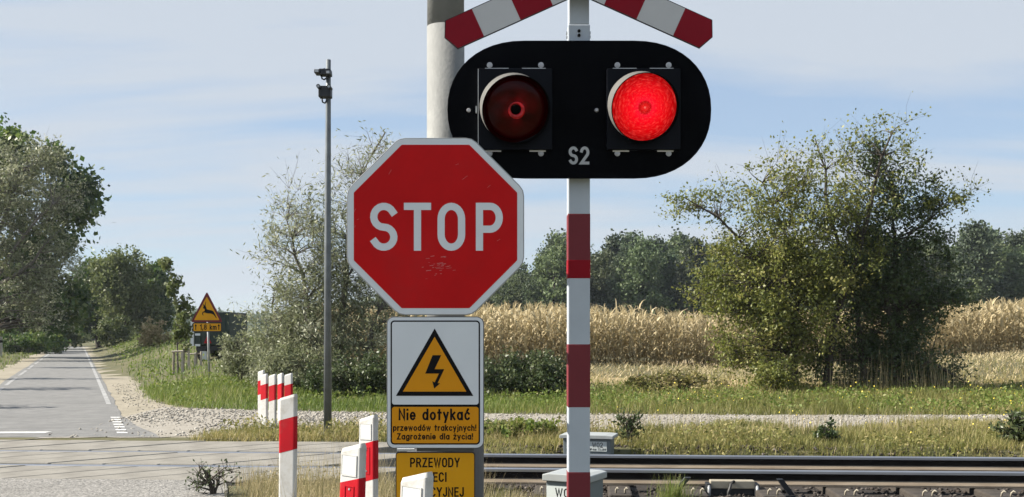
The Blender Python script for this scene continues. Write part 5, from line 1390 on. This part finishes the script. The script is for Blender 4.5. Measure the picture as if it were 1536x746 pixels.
for (tm1, lm1), lm_, pine in protos:
    a_ = np_mesh('trunk', tm1[0], tm1[1], 'bark_dark'); b_ = np_mesh('crown', lm1[0], lm1[1], lm_, None, lm1[2])
    pm.append((a_.data, b_.data, pine)); bpy.data.objects.remove(a_); bpy.data.objects.remove(b_)
def wood_tree(x, D, ytop, k, sx, label, group):
    X = gx(x, D); g = float(ground_z(X, D)); Hh = px(0, ytop, D).z - g
    t_ = empty('woodland_tree', (X, D, g), random.uniform(0, 6.28)); sc_ = Hh / 10.2
    t_.scale = (sc_ * sx, sc_ * sx, sc_)
    tag(t_, label, 'tree', group)
    for nm, me in (('trunk', pm[k][0]), ('crown', pm[k][1])):
        c_ = bpy.data.objects.new(nm, me); col.objects.link(c_); c_.parent = t_
skyline = [(640, 440), (700, 425), (735, 402), (770, 412), (805, 396), (832, 352), (862, 376), (890, 368), (925, 362), (962, 350), (995, 360), (1030, 358), (1060, 372), (1090, 378), (1130, 370), (1180, 380), (1250, 372), (1330, 365), (1390, 362), (1425, 366), (1462, 338), (1500, 352), (1536, 346), (1580, 350)]
sx_ = np.array(skyline, float)
def sky_y(x): return float(np.interp(x, sx_[:, 0], sx_[:, 1]))
WL = {True: 'conical pine standing in the wood beyond the maize field', False: 'round-crowned leafy tree standing in the wood beyond the maize field'}
for row, (D0, dy, step) in enumerate(((148, 14, 33), (158, 2, 29), (170, -2, 33))):
    x = 690 + row * 13
    while x < 1600:
        k = random.randrange(6)
        wood_tree(x + random.uniform(-6, 6), D0 + random.uniform(-4, 4), sky_y(x) + dy + random.uniform(-8, 14), k, random.uniform(.85, 1.2), WL[pm[k][2]], 'trees of the wood beyond the maize')
        x += step * random.uniform(.8, 1.25)
for (x, y, k, lab) in ((832, 352, 0, 'taller tree of the far wood just left of the signal mast'), (962, 350, 3, 'tall round-crowned tree of the far wood right of the signal mast'), (1043, 362, 2, 'dark pine of the far wood just left of the wild fruit tree'), (1462, 336, 2, 'pointed pine rising above the far wood near the right edge')):
    wood_tree(x, 144, y, k, .9, lab, 'trees of the wood beyond the maize')

# low growth filling the foot of the wood
n = 16000
X = rng.uniform(-16, 85, n); Y = rng.uniform(140, 176, n)
C = np.stack([X, Y, ground_z(X, Y) + rng.uniform(0, 4.5, n)], 1)
V_, Q_ = leaf_quads(C, rng.uniform(.35, .75, n), rng, .8)
o = np_mesh('woodland_undergrowth', V_, Q_, 'leaf_wood', None, rng.uniform(0, .7, n)); tag(o, 'dark undergrowth filling the foot of the wood beyond the maize', kind='stuff')

# far wooded ridge on the left
hx = np.linspace(-420, 330, 90); hy = np.linspace(520, 760, 14)
HX, HYY = np.meshgrid(hx, hy)
HZ = 25 * np.sin(np.clip((HYY - 520) / 240, 0, 1) * math.pi * .62) * (.72 + .28 * np.sin(HX * .013 + 1) + .12 * np.sin(HX * .05)) - 1
V = np.stack([HX.ravel(), HYY.ravel(), HZ.ravel()], 1); a = (np.arange(13)[:, None] * 90 + np.arange(89)[None]).ravel()
o = np_mesh('hill', V, np.stack([a, a + 1, a + 91, a + 90], 1), 'hill_green'); tag(o, kind='structure')
n = 26000
X = rng.uniform(-420, 330, n); t = rng.uniform(0, 1, n); Y = 520 + 240 * t
Z = 25 * np.sin(t * math.pi * .62) * (.72 + .28 * np.sin(X * .013 + 1) + .12 * np.sin(X * .05)) + rng.uniform(0, 5.5, n) * (.3 + value_noise(X, Y, 7, 91))
V_, Q_ = leaf_quads(np.stack([X, Y, Z], 1), rng.uniform(1.2, 2.8, n), rng, .8)
o = np_mesh('distant_woodland', V_, Q_, 'leaf_wood', None, rng.uniform(0, .8, n)); tag(o, 'far bluish wooded ridge above the road', kind='stuff')

# ------------------------------------------------------------------ air
m = bpy.data.materials.new('haze'); m.use_nodes = True; t = m.node_tree
for n_ in list(t.nodes):
    if n_.type != 'OUTPUT_MATERIAL': t.nodes.remove(n_)
pv = t.nodes.new('ShaderNodeVolumePrincipled'); pv.inputs['Color'].default_value = (.80, .90, 1, 1); pv.inputs['Density'].default_value = .00020; pv.inputs['Anisotropy'].default_value = .2
t.links.new(pv.outputs[0], [n_ for n_ in t.nodes if n_.type == 'OUTPUT_MATERIAL'][0].inputs['Volume'])
mb = MB(); mb.box(-1250, 1250, -80, 1250, -1.6, 42)
hz = mb.build('haze', m); tag(hz, 'thin pale air over the whole scene', kind='stuff')
